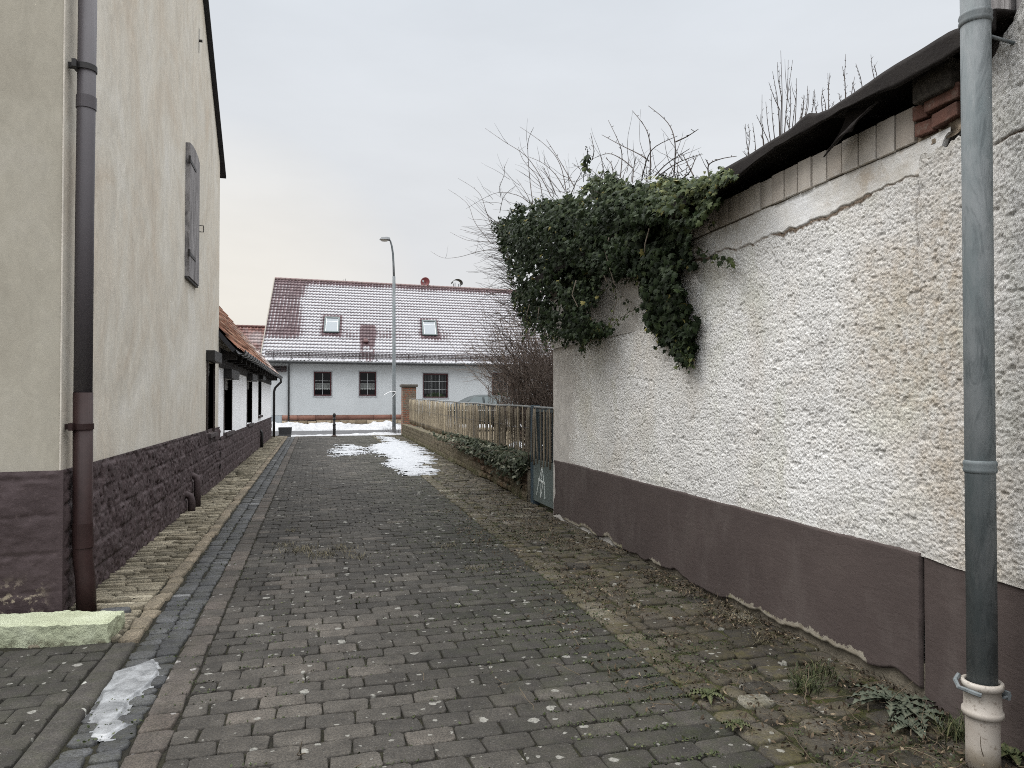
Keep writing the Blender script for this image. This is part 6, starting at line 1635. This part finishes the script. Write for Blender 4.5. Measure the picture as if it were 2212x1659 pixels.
def rosette(name, label, c, n, L, wd, mat, jag, group=None):
    V = []; F = []; T = []
    for k in range(n):
        a = 2*math.pi*k/n+U(-.3, .3); l = L*U(.6, 1.1); d = Vector((math.cos(a), math.sin(a), 0)); s = Vector((-math.sin(a), math.cos(a), 0)); ns = 11; o = len(V)
        for i in range(ns+1):
            q = i/ns; w_ = wd*math.sin(math.pi*min(.97, q*.85+.1))*(1.25 if (i % 2) else (1-jag))
            ctr = Vector(c)+d*l*q+Vector((0, 0, .015+l*(.38*q-.42*q*q)*1.3))
            V += [ctr-s*w_+Vector((0, 0, .012*(i % 2))), ctr+Vector((0, 0, -.004)), ctr+s*w_+Vector((0, 0, .012*(i % 2)))]; T += [U(.2, .7), .95, U(.2, .7)]
        for i in range(ns): b_ = o+i*3; F += [(b_, b_+1, b_+4, b_+3), (b_+1, b_+2, b_+5, b_+4)]
    o = npmesh(name, V, F, mat, None, False, {'tone': T}); tag(o, label, 'weed', group)
for px, py, n, L, wd, jag, lab in ((1930, 1525, 17, .25, .024, .75, 'grey green prickly thistle rosette at the foot of the cracked plinth'), (1985, 1550, 14, .20, .022, .75, 'thistle rosette between the big thistle and the drain pipe'), (1965, 1580, 9, .12, .02, .3, 'small broad leaved weed in front of the thistles'), (1530, 1510, 10, .11, .015, .4, 'green dandelion like rosette on the pale setts by the lane edge'), (2185, 1640, 9, .14, .02, .4, 'dark leafy weed right of the drain pipe'), (1590, 1575, 8, .07, .012, .3, 'tiny rosette on the mossy strip nearest the camera')):
    p = onZ(px, py); rosette('weed', lab, (min(p.x, 3.0), p.y, .005), n, L, wd, M['thistle'] if 'thistle' in lab else M['grass'], jag, 'weeds along the right wall')
mb = MB(); p = Vector(lp)
for k in range(40): curve((p.x+U(-.5, .35), p.y-U(.05, .3), .0), (U(-1, 1), U(-.6, .2), U(.5, 1.5)), U(.2, .6), 6, (0, 0, -.8), .006, mb, .2)
tag(mb.build('dry_weed', M['twig_dark'], None, True), 'withered bushy weed at the foot of the street lamp', 'weed')

# ------------------------------------------------------------------ parked car behind the fence
q = onY(968, 853, 28.0); CXo = q.x-.72; cz = onY(1000, 854, 28.9).z-1.42
CA = thing('parked_car', 'dark grey green car parked behind the paling fence', 'car', (CXo+2.1, 28.9, cz))
def X2(u, v, z): return (CXo+u*.93, 28.0+v, cz+z)
m = MT('car_paint'); M['car'] = m.fin(m.ramp(m.noise(1.2, 2), [(.3, (.028, .036, .037)), (.7, (.034, .042, .043))]), .5, None, 0, .2)
prof = [(0, .45, .75), (.12, .40, .95), (.55, .36, 1.0), (.95, .96, 1.02)]
def body(mb, sect, nx):
    pass
# lofted body: stations along the length with lower / shoulder / roof widths
st = [(0.0, .34, .62, .62, .62), (.08, .28, .80, .84, .72), (.5, .22, .90, .95, .80), (1.0, .2, .95, .98, .85), (1.35, .2, .97, 1.05, .86), (1.95, .2, .99, 1.42, .62), (2.4, .2, 1.0, 1.46, .63), (3.0, .2, 1.0, 1.45, .63), (3.6, .2, .98, 1.38, .60), (4.05, .24, .97, 1.06, .76), (4.25, .30, .92, .96, .72), (4.3, .36, .7, .72, .66)]
V = []; F = []
for u, zl, zs_, zr_, wr in st:
    w_ = .89 if .3 < u < 4.1 else .78
    ring_ = [(-w_*.92, zl), (-w_, (zl+zs_)/2), (-w_*.97, zs_), (-wr*1.0, (zr_*.9+zs_*.1)), (-wr*.75, zr_), (wr*.75, zr_), (wr*1.0, (zr_*.9+zs_*.1)), (w_*.97, zs_), (w_, (zl+zs_)/2), (w_*.92, zl)]
    V += [X2(u, .9+a, z) for a, z in ring_]
nn_ = 10
for i in range(len(st)-1):
    for k in range(nn_): F.append((i*nn_+k, i*nn_+(k+1) % nn_, (i+1)*nn_+(k+1) % nn_, (i+1)*nn_+k))
me = bpy.data.meshes.new('body'); me.from_pydata(V, [], F+[tuple(range(nn_))[::-1], tuple((len(st)-1)*nn_+k for k in range(nn_))]); me.update()
bo = _link('body', me, M['car'], CA, True); bo.modifiers.new('sub', 'SUBSURF').levels = 2; bo.modifiers['sub'].render_levels = 2
gl = MT('car_glass').fin((.075, .095, .098), .15, None, 0, .25)
for (u0, u1, t0, t1) in ((1.5, 2.32, 1.98, 2.32), (2.42, 3.2, 2.42, 3.15), (3.28, 3.85, 3.22, 3.55)):
    for sgn in (-1, 1):
        vs = [X2(u0, .9+sgn*.885, 1.0), X2(u1, .9+sgn*.885, 1.0), X2(t1, .9+sgn*.70, 1.36), X2(t0, .9+sgn*.70, 1.36)]
        vs += [Vector(v)+Vector((0, -sgn*.03, 0)) for v in vs]
        b = MB(); b.add(vs, [(0, 1, 2, 3), (7, 6, 5, 4), (0, 4, 5, 1), (1, 5, 6, 2), (2, 6, 7, 3), (3, 7, 4, 0)]); b.build('side_window', gl, CA)
b = MB(); b.box(CXo+.7, CXo+3.9, 27.985+.0, 28.01, cz+.80, cz+.83); b.build('trim_strip', simple('chrome_strip', (.6, .62, .62), .3, .05, metal=.6), CA)
for u in (.85, 3.45):
    for v in (.08, 1.72):
        b = MB(); c = Vector(X2(u, v, .31)); b.tube([c-Vector((0, .1, 0)), c+Vector((0, .1, 0))], .31, 24); wl2 = b.build('wheel', M['black'], CA, True)
        b = MB(); b.tube([c-Vector((0, .108, 0)), c+Vector((0, .108, 0))], .19, 16); b.build('rim', simple('rim_grey', (.3, .3, .3), .4, metal=.5), wl2)
for v in (.35, 1.45):
    b = MB(); c = Vector(X2(.06, v, .66)); b.obox(c, (.05, 0, 0), (0, .17, 0), (0, 0, .07)); b.build('headlight', simple('headlight', (.5, .52, .52), .2, .05), CA, bevel=.02)
